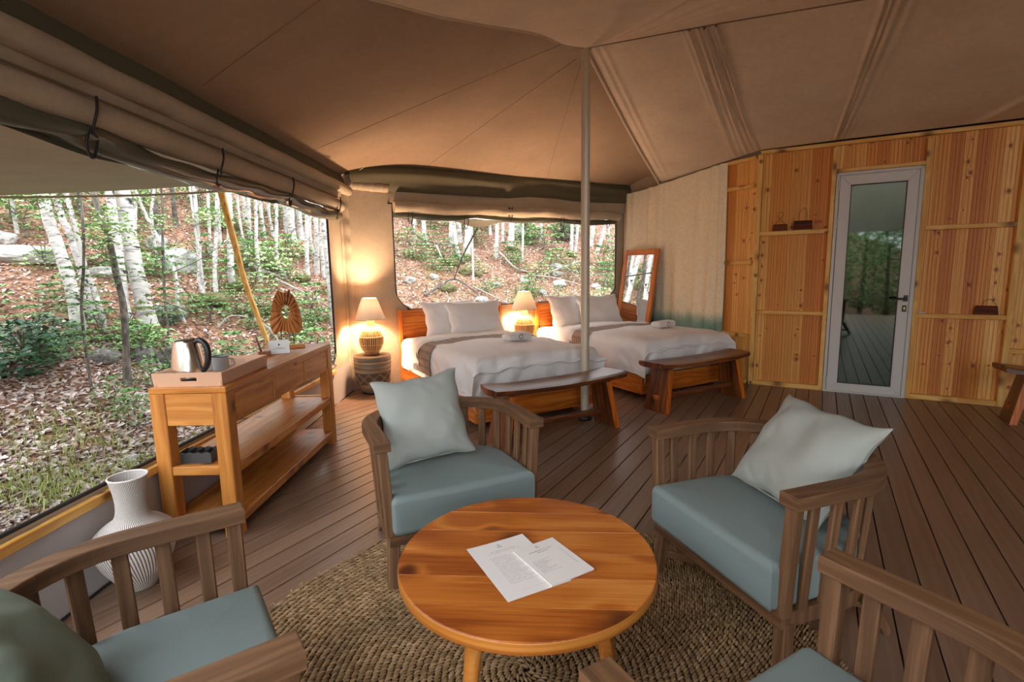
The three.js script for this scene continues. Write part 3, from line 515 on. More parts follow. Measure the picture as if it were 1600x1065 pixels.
// ---- drum side tables ----
function drum(label, pos) {
  const t = thing('drum_table', label, 'side table', pos);
  const R = (y) => y < 0.03 ? 0.125 : y < 0.15 ? mix(0.132, 0.178, sm(0.03, 0.15, y)) : mix(0.178, 0.197, sm(0.15, 0.30, y));
  const prof = [[0, 0], [0.12, 0], [0.125, 0.028], [0.13, 0.03]]; for (let i = 1; i <= 20; i++) { const y = 0.03 + 0.26 * i / 20; prof.push([R(y), y]); }
  mesh('body', lathe(prof.concat([[0.197, 0.30]]), 64), M.carved, t);
  mesh('foot', lathe([[0.1, 0], [0.128, 0.0], [0.13, 0.03], [0.1, 0.03]], 48), M.black, t);
  mesh('carved_band', lathe([[R(.12) + 0.001, 0.12], ...Array.from({ length: 9 }, (_, i) => [R(0.125 + i * 0.0133) + 0.0015, 0.125 + i * 0.0133]), [R(.24) + 0.001, 0.237]], 64), M.carvedDark, t);
  mesh('rim', lathe([[0.197, 0.30], [0.2, 0.315], [0.2, 0.335], [0.197, 0.34], [0.2, 0.345], [0.2, 0.365], [0.195, 0.37], [0.2, 0.375], [0.202, 0.405], [0.2, 0.418], [0.196, 0.424], [0, 0.425]], 64), M.carved, t);
  for (const y of [0.115, 0.24, 0.29, 0.34, 0.372]) mesh('groove', moved(new THREE.TorusGeometry(R(y) + (y > 0.29 ? 0.003 : 0.001), 0.0035, 6, 64), 0, y, 0, 0, PI / 2), M.carvedDark, t);
  const on = (a, y, o = 0.004) => { const r = R(y) + o; return [r * Math.sin(a), y, r * Math.cos(a)]; }, n = 10, lat = [], fl = [];
  for (let k = 0; k < n; k++) for (const s of [-1, 1]) for (const off of [-0.008, 0.008]) {
    const a0 = (k / n) * 2 * PI, pts = []; for (let i = 0; i <= 6; i++) pts.push(on(a0 + s * (i / 6) * (2 * PI / n), 0.126 + (0.104) * i / 6 + 0)); pts.forEach((p) => { p[1] += off; });
    lat.push(tube(pts, 0.0032, { n: 6, m: 5 }));
  }
  for (let k = 0; k < n; k++) for (const [q, y, sc] of [[0.5, 0.178, 1], [0, 0.222, 0.6], [0, 0.134, 0.6]]) for (let e = 0; e < 4; e++) { const a = ((k + q) / n) * 2 * PI, an = e * PI / 2 + (sc < 1 ? 0 : 0); const p = on(a + 0.011 * sc * Math.cos(an) / 0.19 * 1.3, y + 0.014 * sc * Math.sin(an), 0.003); fl.push(moved(new THREE.SphereGeometry(0.0085 * sc, 8, 6).scale(1, 1, 0.5), p[0], p[1], p[2], a)); }
  mesh('lattice', lat, M.carved, t); mesh('flower', fl, M.carved, t);
  return t;
}
const LAMP1 = [-1.55, 0.426, -5.64], P2 = bw(2.13, 0, 0.235);
drum('carved drum side table with diamond band in the canvas corner', [LAMP1[0], 0, LAMP1[2]]);
drum('drum side table squeezed between the two headboards', P2);
// ---- table lamps ----
const shadeMat = new THREE.MeshPhysicalMaterial({ color: new THREE.Color(0.78, 0.62, 0.45), transmission: 0.007, roughness: 0.95, thickness: 0, side: THREE.DoubleSide, bumpMap: withRepeat(weave, 20, 8), bumpScale: 0.0004 });
function lampThing(label, pos) {
  const l = thing('table_lamp', label, 'lamp', pos, rnd() * 6);
  const B = new THREE.SplineCurve([[0.068, 0.02], [0.1, 0.065], [0.122, 0.12], [0.127, 0.17], [0.112, 0.225], [0.08, 0.275], [0.05, 0.31], [0.04, 0.33]].map((p) => new THREE.Vector2(...p))), rAt = (y) => { let best = 0, bd = 9; for (let i = 0; i <= 60; i++) { const p = B.getPoint(i / 60); if (Math.abs(p.y - y) < bd) { bd = Math.abs(p.y - y); best = p.x; } } return best; };
  mesh('base', lathe([[0, 0], [0.085, 0], [0.086, 0.016], [0.075, 0.02], [0, 0.02]], 40), M.dark, l);
  mesh('gourd_core', lathe(B.getPoints(30).map((p) => [p.x - 0.006, p.y]), 40), M.rattanCore, l);
  const rods = []; for (let k = 0; k < 34; k++) { const a = k / 34 * 2 * PI; rods.push(tube(B.getPoints(10).map((p) => [p.x * Math.cos(a), p.y, p.x * Math.sin(a)]), 0.0042 + 0.001 * ((k * 7) % 3), { n: 14, m: 5 })); }
  mesh('rattan_rods', rods, M.rattan, l);
  for (const y of [0.05, 0.115, 0.2, 0.262]) mesh('hoop', moved(new THREE.TorusGeometry(rAt(y) + 0.004, 0.0035, 6, 48), 0, y, 0, 0, PI / 2), M.rattan, l);
  mesh('neck', lathe([[0.04, 0.325], [0.043, 0.335], [0.04, 0.375], [0.042, 0.385], [0, 0.385]], 32), M.rattan, l);
  mesh('socket', moved(new THREE.CylinderGeometry(0.014, 0.014, 0.12, 16), 0, 0.45, 0), M.black, l);
  const sh = mesh('lamp_shade', lathe([[0.166, 0.392], [0.08, 0.622]], 56), shadeMat, l);
  mesh('shade_wire', [moved(new THREE.TorusGeometry(0.166, 0.002, 6, 56), 0, 0.392, 0, 0, PI / 2), moved(new THREE.TorusGeometry(0.08, 0.002, 6, 48), 0, 0.622, 0, 0, PI / 2), tube([[-0.08, 0.62, 0], [0, 0.6, 0], [0.08, 0.62, 0]], 0.0015, { n: 8, m: 4 })], M.black, sh);
  mesh('light_bulb', moved(new THREE.SphereGeometry(0.03, 20, 14), 0, 0.52, 0), std([0.9, 0.8, 0.65], { emissive: new THREE.Color(1, 0.62, 0.36), emissiveIntensity: 6 }), l);
  const pl = new THREE.PointLight(new THREE.Color(1, 0.65, 0.41), LAMP, 0, 2); pl.position.set(0, 0.52, 0); pl.castShadow = true; pl.shadow.radius = 2; l.add(pl);
}
lampThing('lit rattan gourd lamp with linen shade on the corner drum table', LAMP1);
lampThing('lit rattan lamp with linen shade between the two beds', [P2[0], 0.426, P2[2]]);
// ---- cable and plug strip by the left bed ----
{
  const e = thing('plug_strip', 'black plug strip with a red light and cable beside the left headboard', 'plug strip', bw(0.66, 0, 0.38), BACK + 0.5);
  mesh('case', bx(0.24, 0.04, 0.06, 0, 0.02, 0), M.black, e);
  mesh('switch', bx(0.016, 0.008, 0.022, -0.07, 0.042, 0), std([0.5, 0.02, 0.02], { emissive: new THREE.Color(1, 0.05, 0.03), emissiveIntensity: 0.8 }), e);
  mesh('plug', bx(0.04, 0.05, 0.035, -0.03, 0.065, 0), M.black, e);
  mesh('cable', tube([[-0.03, 0.085, 0], [-0.06, 0.12, -0.02], [-0.12, 0.06, -0.03], [-0.25, 0.006, 0.02], [-0.42, 0.006, 0.1]], 0.004, { n: 30, m: 6 }), M.black, e);
}
// ---- beds ----
const runnerTex = tex(256, 256, (u, v) => { const y = v * 10, x = u * 4; let c = [0.60, 0.52, 0.46]; const fy = y - Math.floor(y); if (fy < 0.13) c = [0.12, 0.13, 0.17]; const fx = x - Math.floor(x); if (fx < 0.06 || (fx > 0.82 && fx < 0.9 && fy > 0.3 && fy < 0.8)) c = mixc(c, [0.16, 0.16, 0.2], 0.8); const f = 0.9 + 0.2 * fbm(u, v, 40, 40, 2, 8); return c.map((q) => q * f); });
M.runner = std('#ffffff', { map: runnerTex, roughness: 0.9 });
// cloth laid over a rounded block: a runs across (metres from the middle), b along; returns a point in the bed's own axes
function drape(a, b, hw, foot, top, { r = 0.09, lift = 0, puff = 0, wr = 1, sd = 0 } = {}) {
  const oa = Math.max(0, Math.abs(a) - (hw - r)), ob = Math.max(0, b - (foot - r)), fall = (o) => o < r * 1.57 ? [r * Math.sin(o / r), r * (1 - Math.cos(o / r))] : [r, r + (o - r * 1.57)];
  const [xa, ya] = fall(oa), [zb, yb] = fall(ob), both = oa > 0 && ob > 0 ? Math.min(oa, ob) : 0;
  const n = wr * (noise3(a * 5 + 9, b * 5 + 3, 2 + sd, 7) - 0.5) * 0.02 + wr * (noise3(a * 13 + b * 9, b * 4 - a * 3, 5 + sd, 9) - 0.5) * 0.012 * (1 + 2 * Math.min(1, (oa + ob) * 4));
  const flare = 0.10 * both + lift + n;
  return [Math.sign(a) * (Math.min(Math.abs(a), hw - r) + xa + (oa ? flare : 0)), top + puff * Math.cos(Math.min(1, Math.abs(a) / hw) * 1.4) - Math.max(ya, yb) - 0.25 * Math.min(ya, yb) + (oa || ob ? lift * Math.cos(Math.min(1.57, (oa + ob) / r)) : lift) + n * 0.8, Math.min(b, foot - r) + zb + (ob ? flare : 0)];
}
function pillowGeo(w, h, t, sd = 1, ears = 1) {
  const f = (s) => grid(56, 44, (u, v) => {
    const x = u * 2 - 1, y = v * 2 - 1, e = Math.pow(Math.max(0, (1 - Math.pow(Math.abs(x), 2.6)) * (1 - Math.pow(Math.abs(y), 2.6))), 0.55);
    const pin = 1 - 0.085 * ears * (1 - x * x) * Math.pow(Math.abs(y), 3), pin2 = 1 - 0.085 * ears * (1 - y * y) * Math.pow(Math.abs(x), 3);
    const k = (noise3(x * 2.3 + sd, y * 2.3, sd * 3, 11) - 0.5) * 0.24 + (noise3(x * 6 + y * 3, y * 5 + sd, sd, 13) - 0.5) * 0.16 * sm(0.2, 0.9, Math.max(Math.abs(x), Math.abs(y)));
    return [x * w / 2 * pin2 * (1 + 0.02 * Math.sin(y * 9 + sd)), y * h / 2 * pin * (1 + 0.025 * Math.sin(x * 8 + sd * 2)), s * t / 2 * e * (1 + k)];
  }, [w * 2, h * 2]);
  const g = mergeVertices(join([f(1), f(-1)]), 1e-5); g.computeVertexNormals(); return g;
}
function bed(sc, hb0, hb1, which, fabric) {
  const [ox, , oz] = bw(sc, 0, 0), hw = 0.625;
  const b = thing('bed', which.frame, 'bed', [ox, 0, oz], BACK);
  // headboard of five boards with side cheeks
  const w = hb1 - hb0, cx = (hb0 + hb1) / 2 - sc, hb = mesh('headboard', bx(w - 0.06, 0.79, 0.02, cx, 0.475, 0.05), M.bed, b);
  for (let k = 0; k < 5; k++) mesh('headboard_plank', bx(w - 0.07, 0.156, 0.02, cx, 0.166 + k * 0.159, 0.07, { c: 0.003 }), M.bed, hb);
  for (const s of [-1, 1]) mesh('headboard_cheek', bx(0.035, 0.82, 0.075, cx + s * (w / 2 - 0.0175), 0.475, 0.065), M.bed, hb);
  for (const s of [-1, 1]) mesh('side_rail', bx(0.03, 0.19, 2.0, s * (hw - 0.015), 0.155, 1.12, { grain: 2 }), M.bed, b);
  mesh('foot_rail', bx(hw * 2, 0.19, 0.03, 0, 0.155, 2.125), M.bed, b);
  mesh('plinth', bx(hw * 2 - 0.3, 0.06, 1.8, 0, 0.03, 1.1, { grain: 2 }), M.dark, b);
  mesh('slatted_base', bx(hw * 2 - 0.05, 0.04, 1.98, 0, 0.2, 1.12), M.bed, b);
  const m = thing('mattress', which.mattress, 'mattress', [ox, 0.222, oz], BACK);
  mesh('mattress_body', metricUV(new RoundedBoxGeometry(hw * 2 - 0.03, 0.315, 1.95, 4, 0.075).translate(0, 0.16, 1.12), 0, 0.5, 0.5), M.linen, m);
  mesh('fitted_sheet', grid(50, 30, (u, v) => { const p = drape(mix(-0.93, 0.93, u), mix(0.16, 1.1, v), hw + 0.004, 9, 0.555 - 0.222, { r: 0.085, wr: 0.55, sd: 1 }); p[1] = Math.max(p[1], 0.01); return p; }, [4, 2]), M.linen, m);
  const top = 0.565;
  const q = thing('duvet', which.duvet, 'duvet', [ox, 0, oz], BACK);
  const half = hw + 0.025;
  mesh('cover', [0, 0.03].map((d) => grid(84, 84, (u, v) => { const a = mix(-0.89, 0.89, u), v0 = 1.17 + (which.sd > 2 ? 0.08 : 0); const p = drape(a, mix(v0, 2.42, v), half - d * 0.5, 2.20 - d * 0.5, top + 0.022 - d, { r: 0.10, lift: 0.012, puff: 0.03, sd: which.sd }); p[0] += 0.02 * (Math.abs(a) > 0.6 ? Math.sin(v * 19 + which.sd) * (Math.abs(a) - 0.6) * 2 : 0); return p; }, [5, 4])), M.linen, q);
  // piped end hem that shows as a soft fold over the foot
  mesh('foot_hem', tube(Array.from({ length: 26 }, (_, i) => { const a = mix(-0.68, 0.66, i / 25), p = drape(a, 2.26, half + 0.006, 2.205, top + 0.022, { r: 0.1, lift: 0.014, puff: 0.03, sd: which.sd }); return [p[0], p[1] + 0.01 * Math.sin(i * 1.3), p[2]]; }), (t, a) => 0.011 + 0.004 * Math.sin(t * 40), { n: 60, m: 6 }), M.linen, q);
  const off = which.sd > 2 ? 0.1 : 0;
  const rn = thing('bed_runner', which.runner, 'bed runner', [ox, 0, oz], BACK);
  mesh('cloth', grid(90, 10, (u, v) => { const a = mix(-0.90, 0.90, u); return drape(a, mix(0.84, 1.21, v) + off, half + 0.012, 9, top + 0.018, { r: 0.095, lift: 0.012, puff: 0.032, sd: which.sd, wr: 0.8 }); }, [6, 1]), M.runner, rn);
  const fs = thing('folded_sheet', which.sheet, 'sheet', [ox, 0, oz], BACK);
  mesh('cloth', grid(90, 16, (u, v) => { const a = mix(-0.84, 0.84, u); const p = drape(a, mix(0.52, 0.90, v) + off, half + 0.016, 9, top + 0.016 + 0.014 * sm(0.5, 0.8, v) - 0.02 * sm(0.85, 1, v), { r: 0.1, lift: 0.012, puff: 0.036, sd: which.sd + 4, wr: 0.9 }); return p; }, [5, 2]), M.linen, fs);
  for (const [x, v, tilt, yaw, l, n] of which.pillows) { const o = thing('pillow', l, 'pillow', [0, 0, 0], 0); o.position.set(...bw(x, 0.755, v)); o.rotation.order = 'YXZ'; o.rotation.set(-tilt, BACK + yaw, 0.0); mesh('case', n, M.linen, o); }
  // rolled towel with a ring-and-rays emblem
  const tw = thing('rolled_towel', which.towel[3], 'towel', bw(which.towel[0], top + 0.062, which.towel[1]), BACK + which.towel[2]);
  const g = new RoundedBoxGeometry(0.30, 0.075, 0.15, 5, 0.034); g.translate(0, 0.037, 0); { const p = g.attributes.position; for (let i = 0; i < p.count; i++) p.setY(i, p.getY(i) + 0.004 * Math.sin(p.getX(i) * 21)); }
  mesh('roll', metricUV(g, 0, 0.3, 0.3), M.towel, tw);
  const ring = [moved(new THREE.TorusGeometry(0.021, 0.0024, 6, 28), 0, 0, 0)]; for (let k = 0; k < 8; k++) { const a = (k + 0.5) * PI / 4; ring.push(moved(new THREE.BoxGeometry(0.0045, 0.009, 0.004), 0.0275 * Math.cos(a), 0.0275 * Math.sin(a), 0, 0, 0, a - PI / 2)); }
  const em = mesh('emblem', ring, M.black, tw); em.position.set(0, 0.042, 0.0745); em.scale.z = 0.6;
  mesh('fold', bx(0.28, 0.006, 0.01, 0, 0.012, 0.072), M.towel, tw);
}
const pg1 = pillowGeo(0.72, 0.46, 0.17, 1), pg2 = pillowGeo(0.70, 0.46, 0.17, 2);
bed(1.145, 0.53, 1.875, { sd: 1, frame: 'low orange teak bed with plank headboard, the left of two', mattress: 'white mattress on the left bed', duvet: 'white duvet hanging over the foot of the left bed', runner: 'taupe runner with dark lines across the left bed', sheet: 'white sheet folded back below the pillows of the left bed',
  pillows: [[1.12, 0.22, 0.30, 0.05, 'white pillow at the back against the left headboard', pg2], [1.36, 0.40, 0.42, 0.0, 'white pillow in front on the left bed', pg1]], towel: [1.315, 1.46, 0.1, 'white rolled towel with ring emblem on the left bed'] });
bed(2.99, 2.395, 3.80, { sd: 3, frame: 'low orange teak bed with plank headboard beside the curtained wall', mattress: 'white mattress on the bed beside the curtain', duvet: 'white duvet hanging over the foot of the bed beside the curtain', runner: 'taupe runner with dark lines across the bed beside the curtain', sheet: 'white sheet folded back below the pillows of the bed beside the curtain',
  pillows: [[2.88, 0.22, 0.30, 0.05, 'white pillow at the back against the right-hand headboard', pg1], [3.22, 0.40, 0.42, 0.0, 'white pillow in front on the bed beside the curtain', pg2]], towel: [3.25, 1.54, 0.1, 'white rolled towel with ring emblem on the bed beside the curtain'] });
// ---- foot benches ----
function bench(label, pos, turn, sd) {
  const b = thing('wooden_bench', label, 'bench', pos, turn, undefined), L = 1.23, W = 0.305;
  const g = new RoundedBoxGeometry(L, 0.055, W, 3, 0.014), p0 = new THREE.BoxGeometry(L, 0.05, W, 30, 2, 8), p = p0.attributes.position;
  for (let i = 0; i < p.count; i++) {
    const x = p.getX(i), z = p.getZ(i), e = Math.abs(x) / (L / 2), q = Math.abs(z) / (W / 2), yb = p.getY(i);
    p.setZ(i, z * (1 + 0.035 * Math.sin(x * 5 + sd) + (z > 0 ? 0.03 * Math.sin(x * 9 + 2 * sd) : 0)));
    p.setX(i, x + 0.02 * e * e * Math.sin(z * 14 + sd) * Math.sign(x));
    p.setY(i, yb + 0.022 * Math.pow(e, 3) + (yb > 0 ? -0.006 * (1 - q) * (1 - e) : 0.012 * Math.pow(q, 4)) - (yb > 0.01 && q > 0.95 ? 0.006 : 0));
  }
  p0.translate(0, 0.425, 0); const gg = p0.toNonIndexed(); gg.computeVertexNormals(); mesh('seat', metricUV(mergeVertices(gg, 1e-4).toNonIndexed(), 0, 1.2, 0.3), M.dark, b); g.dispose();
  for (const s of [-1, 1]) {
    const t = 0.05, x0 = s * 0.53, x1 = s * 0.455;
    const leg = mesh('leg', hull([[x0 - t / 2, 0, -0.14], [x0 + t / 2, 0, -0.14], [x0 - t / 2, 0, 0.14], [x0 + t / 2, 0, 0.14], [x1 - t / 2, 0.41, -0.105], [x1 + t / 2, 0.41, -0.105], [x1 - t / 2, 0.41, 0.105], [x1 + t / 2, 0.41, 0.105]], 1), M.dark, b);
    mesh('tenon', bx(0.03, 0.035, 0.055, s * 0.53, 0.13, 0), M.darkEdge, leg);
    mesh('sap_edge', hull([[x0 - t / 2, 0.002, 0.139], [x0 + t / 2, 0.002, 0.139], [x0 - t / 2, 0.002, 0.144], [x0 + t / 2, 0.002, 0.144], [x1 - t / 2, 0.4, 0.104], [x1 + t / 2, 0.4, 0.104], [x1 - t / 2, 0.4, 0.109], [x1 + t / 2, 0.4, 0.109]], 1), M.darkEdge, leg);
  }
  mesh('stretcher', bx(1.0, 0.035, 0.06, 0, 0.13, 0.0), M.dark, b);
  return b;
}
bench('dark live-edge bench at the foot of the left bed', bw(1.04, 0, 2.56), BACK, 1);
bench('dark live-edge bench in front of the bed beside the curtain', bw(2.745, 0, 2.49), BACK, 2.3);
bench('dark wooden bench cut off by the right edge of the picture beside the plank wall', [4.62, 0, -3.93], DOOR, 4);
// ---- leaning mirror ----
{
  const m = thing('standing_mirror', 'tall mirror in a brown wooden frame leaning on the curtain', 'mirror', cw(0.54, 0, 0.385), CURT);
  m.rotation.order = 'YXZ'; m.rotation.set(0, CURT, -rad(8.5));
  const W = 0.69, H = 1.58, f = 0.075;
  for (const s of [-1, 1]) mesh('frame_side', bx(0.035, H, f, 0, H / 2, s * (W / 2 - f / 2)), M.bed, m);
  for (const y of [f / 2, H - f / 2]) mesh('frame_rail', bx(0.034, f, W - 2 * f, 0, y, 0, { grain: 2 }), M.bed, m);
  mesh('mirror_glass', bx(0.006, H - 2 * f + 0.01, W - 2 * f + 0.01, -0.006, H / 2, 0), M.mirror, m);
  mesh('backing', bx(0.008, H - 2 * f + 0.02, W - 2 * f + 0.02, 0.008, H / 2, 0), M.under, m);
}
// ---- dip-dyed curtain ----
{
  const dye = tex(256, 512, (u, v) => {
    const e = v + 0.05 * (fbm(u, v, 7, 5, 4, 91) - 0.5) + 0.02 * (fbm(u, v, 50, 20, 2, 95) - 0.5), blot = fbm(u, v, 9, 9, 4, 97);
    const t = sm(0.315, 0.24, e), c = mixc([0.94, 0.90, 0.80], mixc([0.46, 0.62, 0.58], [0.27, 0.52, 0.55], sm(0.2, 0.05, e)), t * (0.82 + 0.3 * (blot - 0.3)));
    const f = 0.95 + 0.08 * fbm(u, v, 80, 120, 2, 99); return c.map((q) => q * f);
  });
  const c = thing('curtain', 'long cream curtain dip-dyed teal along its lower part', 'curtain', [0, 0, 0]);
  const m = std([1, 0.97, 0.93], { map: dye, roughness: 0.95 });
  const sheet = (o) => grid(150, 60, (u, v) => {
    const q = mix(0.02, CLEN - mix(0.36, 0.40, v), u), yt = mix(2.36, 2.475, Math.pow(u, 0.9)) - 0.012 * Math.sin(u * 5), y = mix(0.015, yt, v), lo = 1 - v;
    const fold = [[.05, .02, .035], [.12, .03, .02], [.30, .018, .03], [.42, .03, .035], [.47, .02, .02], [.60, .03, .015], [.78, .025, .02], [.90, .022, .035], [.96, .015, .035]].reduce((s, [k, w, h]) => { const z = (u - k - 0.03 * lo * Math.sin(k * 40)) / (w * (1 + 0.8 * lo)); return s + h * Math.exp(-z * z); }, 0);
    return cw(q + 0.015 * lo * Math.sin(u * 30), y, 0.045 + o + fold * (0.9 + 1.0 * lo) + 0.02 * Math.sin(u * 9 + v * 3) * lo);
  }, [1, 1]);
  mesh('cloth', [sheet(0), sheet(-0.003)], m, c);
}

// ---- seagrass rug: rings of twisted strands ----
const TB = [0.035, -1.535];
{
  const r = thing('round_rug', 'large round braided seagrass rug under the coffee table', 'rug', [0.03, 0, -1.56]);
  mesh('backing', lathe([[0, 0.001], [1.07, 0.001], [1.07, 0.006], [0, 0.006]], 80), std([0.03, 0.02, 0.01]), r);
  const strand = tube([[-0.0125, 0, 0.003], [0, 0.0045, 0], [0.0125, 0, -0.003]], (t) => 0.0056 * Math.pow(Math.sin(PI * (0.1 + 0.8 * t)), 0.5), { n: 5, m: 6 });
  const cells = [];
  for (let k = 0; k < 46; k++) { const R = 0.02 + k * 0.0231, n = Math.max(6, Math.round(2 * PI * R / 0.0135)); for (let i = 0; i < n; i++) cells.push([R, (i + 0.5 * (k % 2)) / n * 2 * PI]); }
  const im = new THREE.InstancedMesh(strand, std([1, 1, 1], { roughness: 0.8 }), cells.length), mt = new THREE.Matrix4(), qn = new THREE.Quaternion(), col = new THREE.Color();
  cells.forEach(([R, a], i) => {
    qn.setFromEuler(new THREE.Euler(rr(-0.12, 0.12), -a + 0.5 + rr(-0.15, 0.15), rr(-0.12, 0.12), 'YXZ'));
    mt.compose(new THREE.Vector3(R * Math.cos(a) + rr(-.0015, .0015), 0.0095 + rr(0, 0.0025), R * Math.sin(a) + rr(-.0015, .0015)), qn, new THREE.Vector3(rr(0.95, 1.15), 1, rr(0.9, 1.1)));
    im.setMatrixAt(i, mt); const t = rnd(), b = 0.75 + 0.45 * noise3(R * 9 * Math.cos(a) + 30, R * 9 * Math.sin(a) + 30, 1, 3); im.setColorAt(i, col.setRGB(mix(0.20, 0.40, t) * b, mix(0.115, 0.26, t) * b, mix(0.045, 0.135, t) * b));
  });
  im.name = 'woven_strands'; im.userData.kind = 'stuff'; r.add(im);
  const fr = []; for (let i = 0; i < 150; i++) { const a = rr(0, 6.283), R = 1.08; fr.push(tube([[R * Math.cos(a) * 0.99, 0.012, R * Math.sin(a) * 0.99], [(R + 0.012) * Math.cos(a + 0.01), 0.014, (R + 0.012) * Math.sin(a + 0.01)], [(R + rr(0.01, 0.03)) * Math.cos(a + rr(-.03, .03)), 0.004, (R + rr(0.01, 0.03)) * Math.sin(a + rr(-.03, .03))]], 0.002, { n: 4, m: 4 })); }
  tag(mesh('frayed_edge', fr, std([0.34, 0.24, 0.12]), r), null, null, null, 'stuff');
}
// ---- round coffee table ----
{
  const t = thing('coffee_table', 'round honey-brown teak coffee table in the middle of the rug', 'coffee table', [TB[0], 0, TB[1]], rad(-4));
  const R = 0.402, H = 0.45, n = 6, th = 0.034;
  // planks of the top, cut from the circle
  for (let k = 0; k < n; k++) {
    const z0 = -R + k * 2 * R / n + 0.0006, z1 = -R + (k + 1) * 2 * R / n - 0.0006, pts = [], e = 0.0035;
    for (let i = 0; i <= 24; i++) { const z = mix(z0, z1, i / 24); for (const s of [-1, 1]) { const x = s * Math.sqrt(Math.max(0, R * R - z * z)), xi = s * Math.sqrt(Math.max(0, (R - e) * (R - e) - z * z)); const zz = i === 0 ? z + 0.0012 : i === 24 ? z - 0.0012 : z; pts.push([xi, H, zz * (Math.abs(z) > R - e ? (R - e) / R : 1)], [x, H - e, z], [x, H - th, z]); } }
    mesh('top_plank', hull(pts, 0, 1.3, 0.65, 0.13 * k + 0.05, 0.37 * k + 0.2), M.table, t);
  }
  mesh('edge_band', lathe([[R - 0.03, H - th - 0.001], [R - 0.002, H - th - 0.001], [R + 0.0015, H - th + 0.004], [R + 0.0015, H - 0.006], [R - 0.0005, H - 0.002]], 96), M.tableEdge, t);
  mesh('apron_disc', lathe([[0, H - th - 0.02], [0.2, H - th - 0.02], [0.22, H - th], [0, H - th]], 48), M.teak, t);
  for (let k = 0; k < 4; k++) { const a = rad(32 + 90 * k); mesh('leg', tube([[0.25 * Math.cos(a), H - th - 0.002, 0.25 * Math.sin(a)], [0.315 * Math.cos(a), 0.018, 0.315 * Math.sin(a)]], (u) => mix(0.028, 0.018, u), { n: 6, m: 16 }), M.tableEdge, t); }
}
// ---- papers ----
{
  const printed = (seed0, mode) => tex(384, 512, (u, v) => {
    let d = 0; const y = 1 - v, bars = (y0, x0, x1, h, a) => { if (Math.abs(y - y0) < h && u > x0 && u < x1 && hash(Math.floor(u * 120), Math.round(y0 * 200), seed0) > 0.22) d = Math.max(d, a); };
    const r = Math.hypot(u - 0.5, (y - 0.085) * 1.35); if ((r < 0.026 && r > 0.012) || (Math.abs(y - 0.12) < 0.006 && Math.abs(u - 0.5) < 0.045)) d = 0.28;
    if (mode === 1) { bars(0.185, 0.3, 0.72, 0.006, 0.17); bars(0.215, 0.22, 0.8, 0.005, 0.12); for (let k = 0; k < 22; k++) bars(0.29 + k * 0.023, 0.22, 0.5 + 0.32 * hash(k, 2, 7), 0.0045, 0.12); bars(0.9, 0.3, 0.7, 0.004, 0.08); }
    else { bars(0.2, 0.22, 0.78, 0.010, 0.22); bars(0.245, 0.38, 0.64, 0.009, 0.22); for (let k = 0; k < 12; k++) bars(0.42 + k * 0.027, 0.1, 0.28 + 0.25 * hash(k, 4, 7), 0.006, 0.15); for (let k = 0; k < 16; k++) bars(0.3 + k * 0.03, 0.86, 0.9, 0.008, 0.12); }
    const p = 0.925; return [p * (1 - d), p * 0.985 * (1 - d), p * 0.975 * (1 - d)];
  });
  const sheet = (name, label, m, cx, cz, w, l, turn, y, warp) => {
    const p = thing(name, label, 'paper', [cx, y, cz], turn);
    const g = grid(20, 20, (u, v) => [(u - 0.5) * w, 0.0008 + warp * Math.pow(Math.abs(u - 0.5) * 2, 3) * v, (0.5 - v) * l]); mesh('page', [g], m, p); return p;
  };
  const a = sheet('printed_sheet', 'larger printed white sheet lying under the other on the coffee table', std('#ffffff', { map: printed(3, 1), roughness: 0.8 }), 0.0, -1.468, 0.205, 0.30, rad(27), 0.4504, 0.002);
  const b = thing('printed_booklet', 'smaller printed white booklet on top of the sheet', 'booklet', [0.112, 0.4518, -1.482], rad(31));
  mesh('page', [grid(10, 10, (u, v) => [(u - 0.5) * 0.155, 0.005, (0.5 - v) * 0.215])], std('#ffffff', { map: printed(5, 2), roughness: 0.8 }), b);
  mesh('leaves', bx(0.154, 0.004, 0.214, 0, 0.0022, 0, { c: 0.0005 }), M.paper, b);
}
// ---- armchairs ----
const uPath = (o, n = 14) => {           // outline of the seat seen from above: from the right front round the back to the left front, shifted outwards by o
  const hw = 0.35 + o, r = 0.29 + o, zb = -0.545 - o, pts = [[hw, 0.0]];
  for (let i = 0; i <= n; i++) { const t = i / n * PI / 2; pts.push([hw - r + r * Math.cos(t), zb + r - r * Math.sin(t)]); }
  for (let i = 0; i <= n; i++) { const t = PI / 2 + i / n * PI / 2; pts.push([-hw + r + r * Math.cos(t), zb + r - r * Math.sin(t)]); }
  pts.push([-hw, 0.0]); return pts;
};
const along = (pts, n) => { const L = [0]; for (let i = 1; i < pts.length; i++) L.push(L[i - 1] + Math.hypot(pts[i][0] - pts[i - 1][0], pts[i][1] - pts[i - 1][1])); const out = []; for (let k = 0; k < n; k++) { const s = L.at(-1) * k / (n - 1); let i = 1; while (i < L.length - 1 && L[i] < s) i++; const f = (s - L[i - 1]) / (L[i] - L[i - 1]), a = pts[i - 1], b = pts[i]; out.push([mix(a[0], b[0], f), mix(a[1], b[1], f), Math.atan2(b[1] - a[1], b[0] - a[0])]); } return out; };
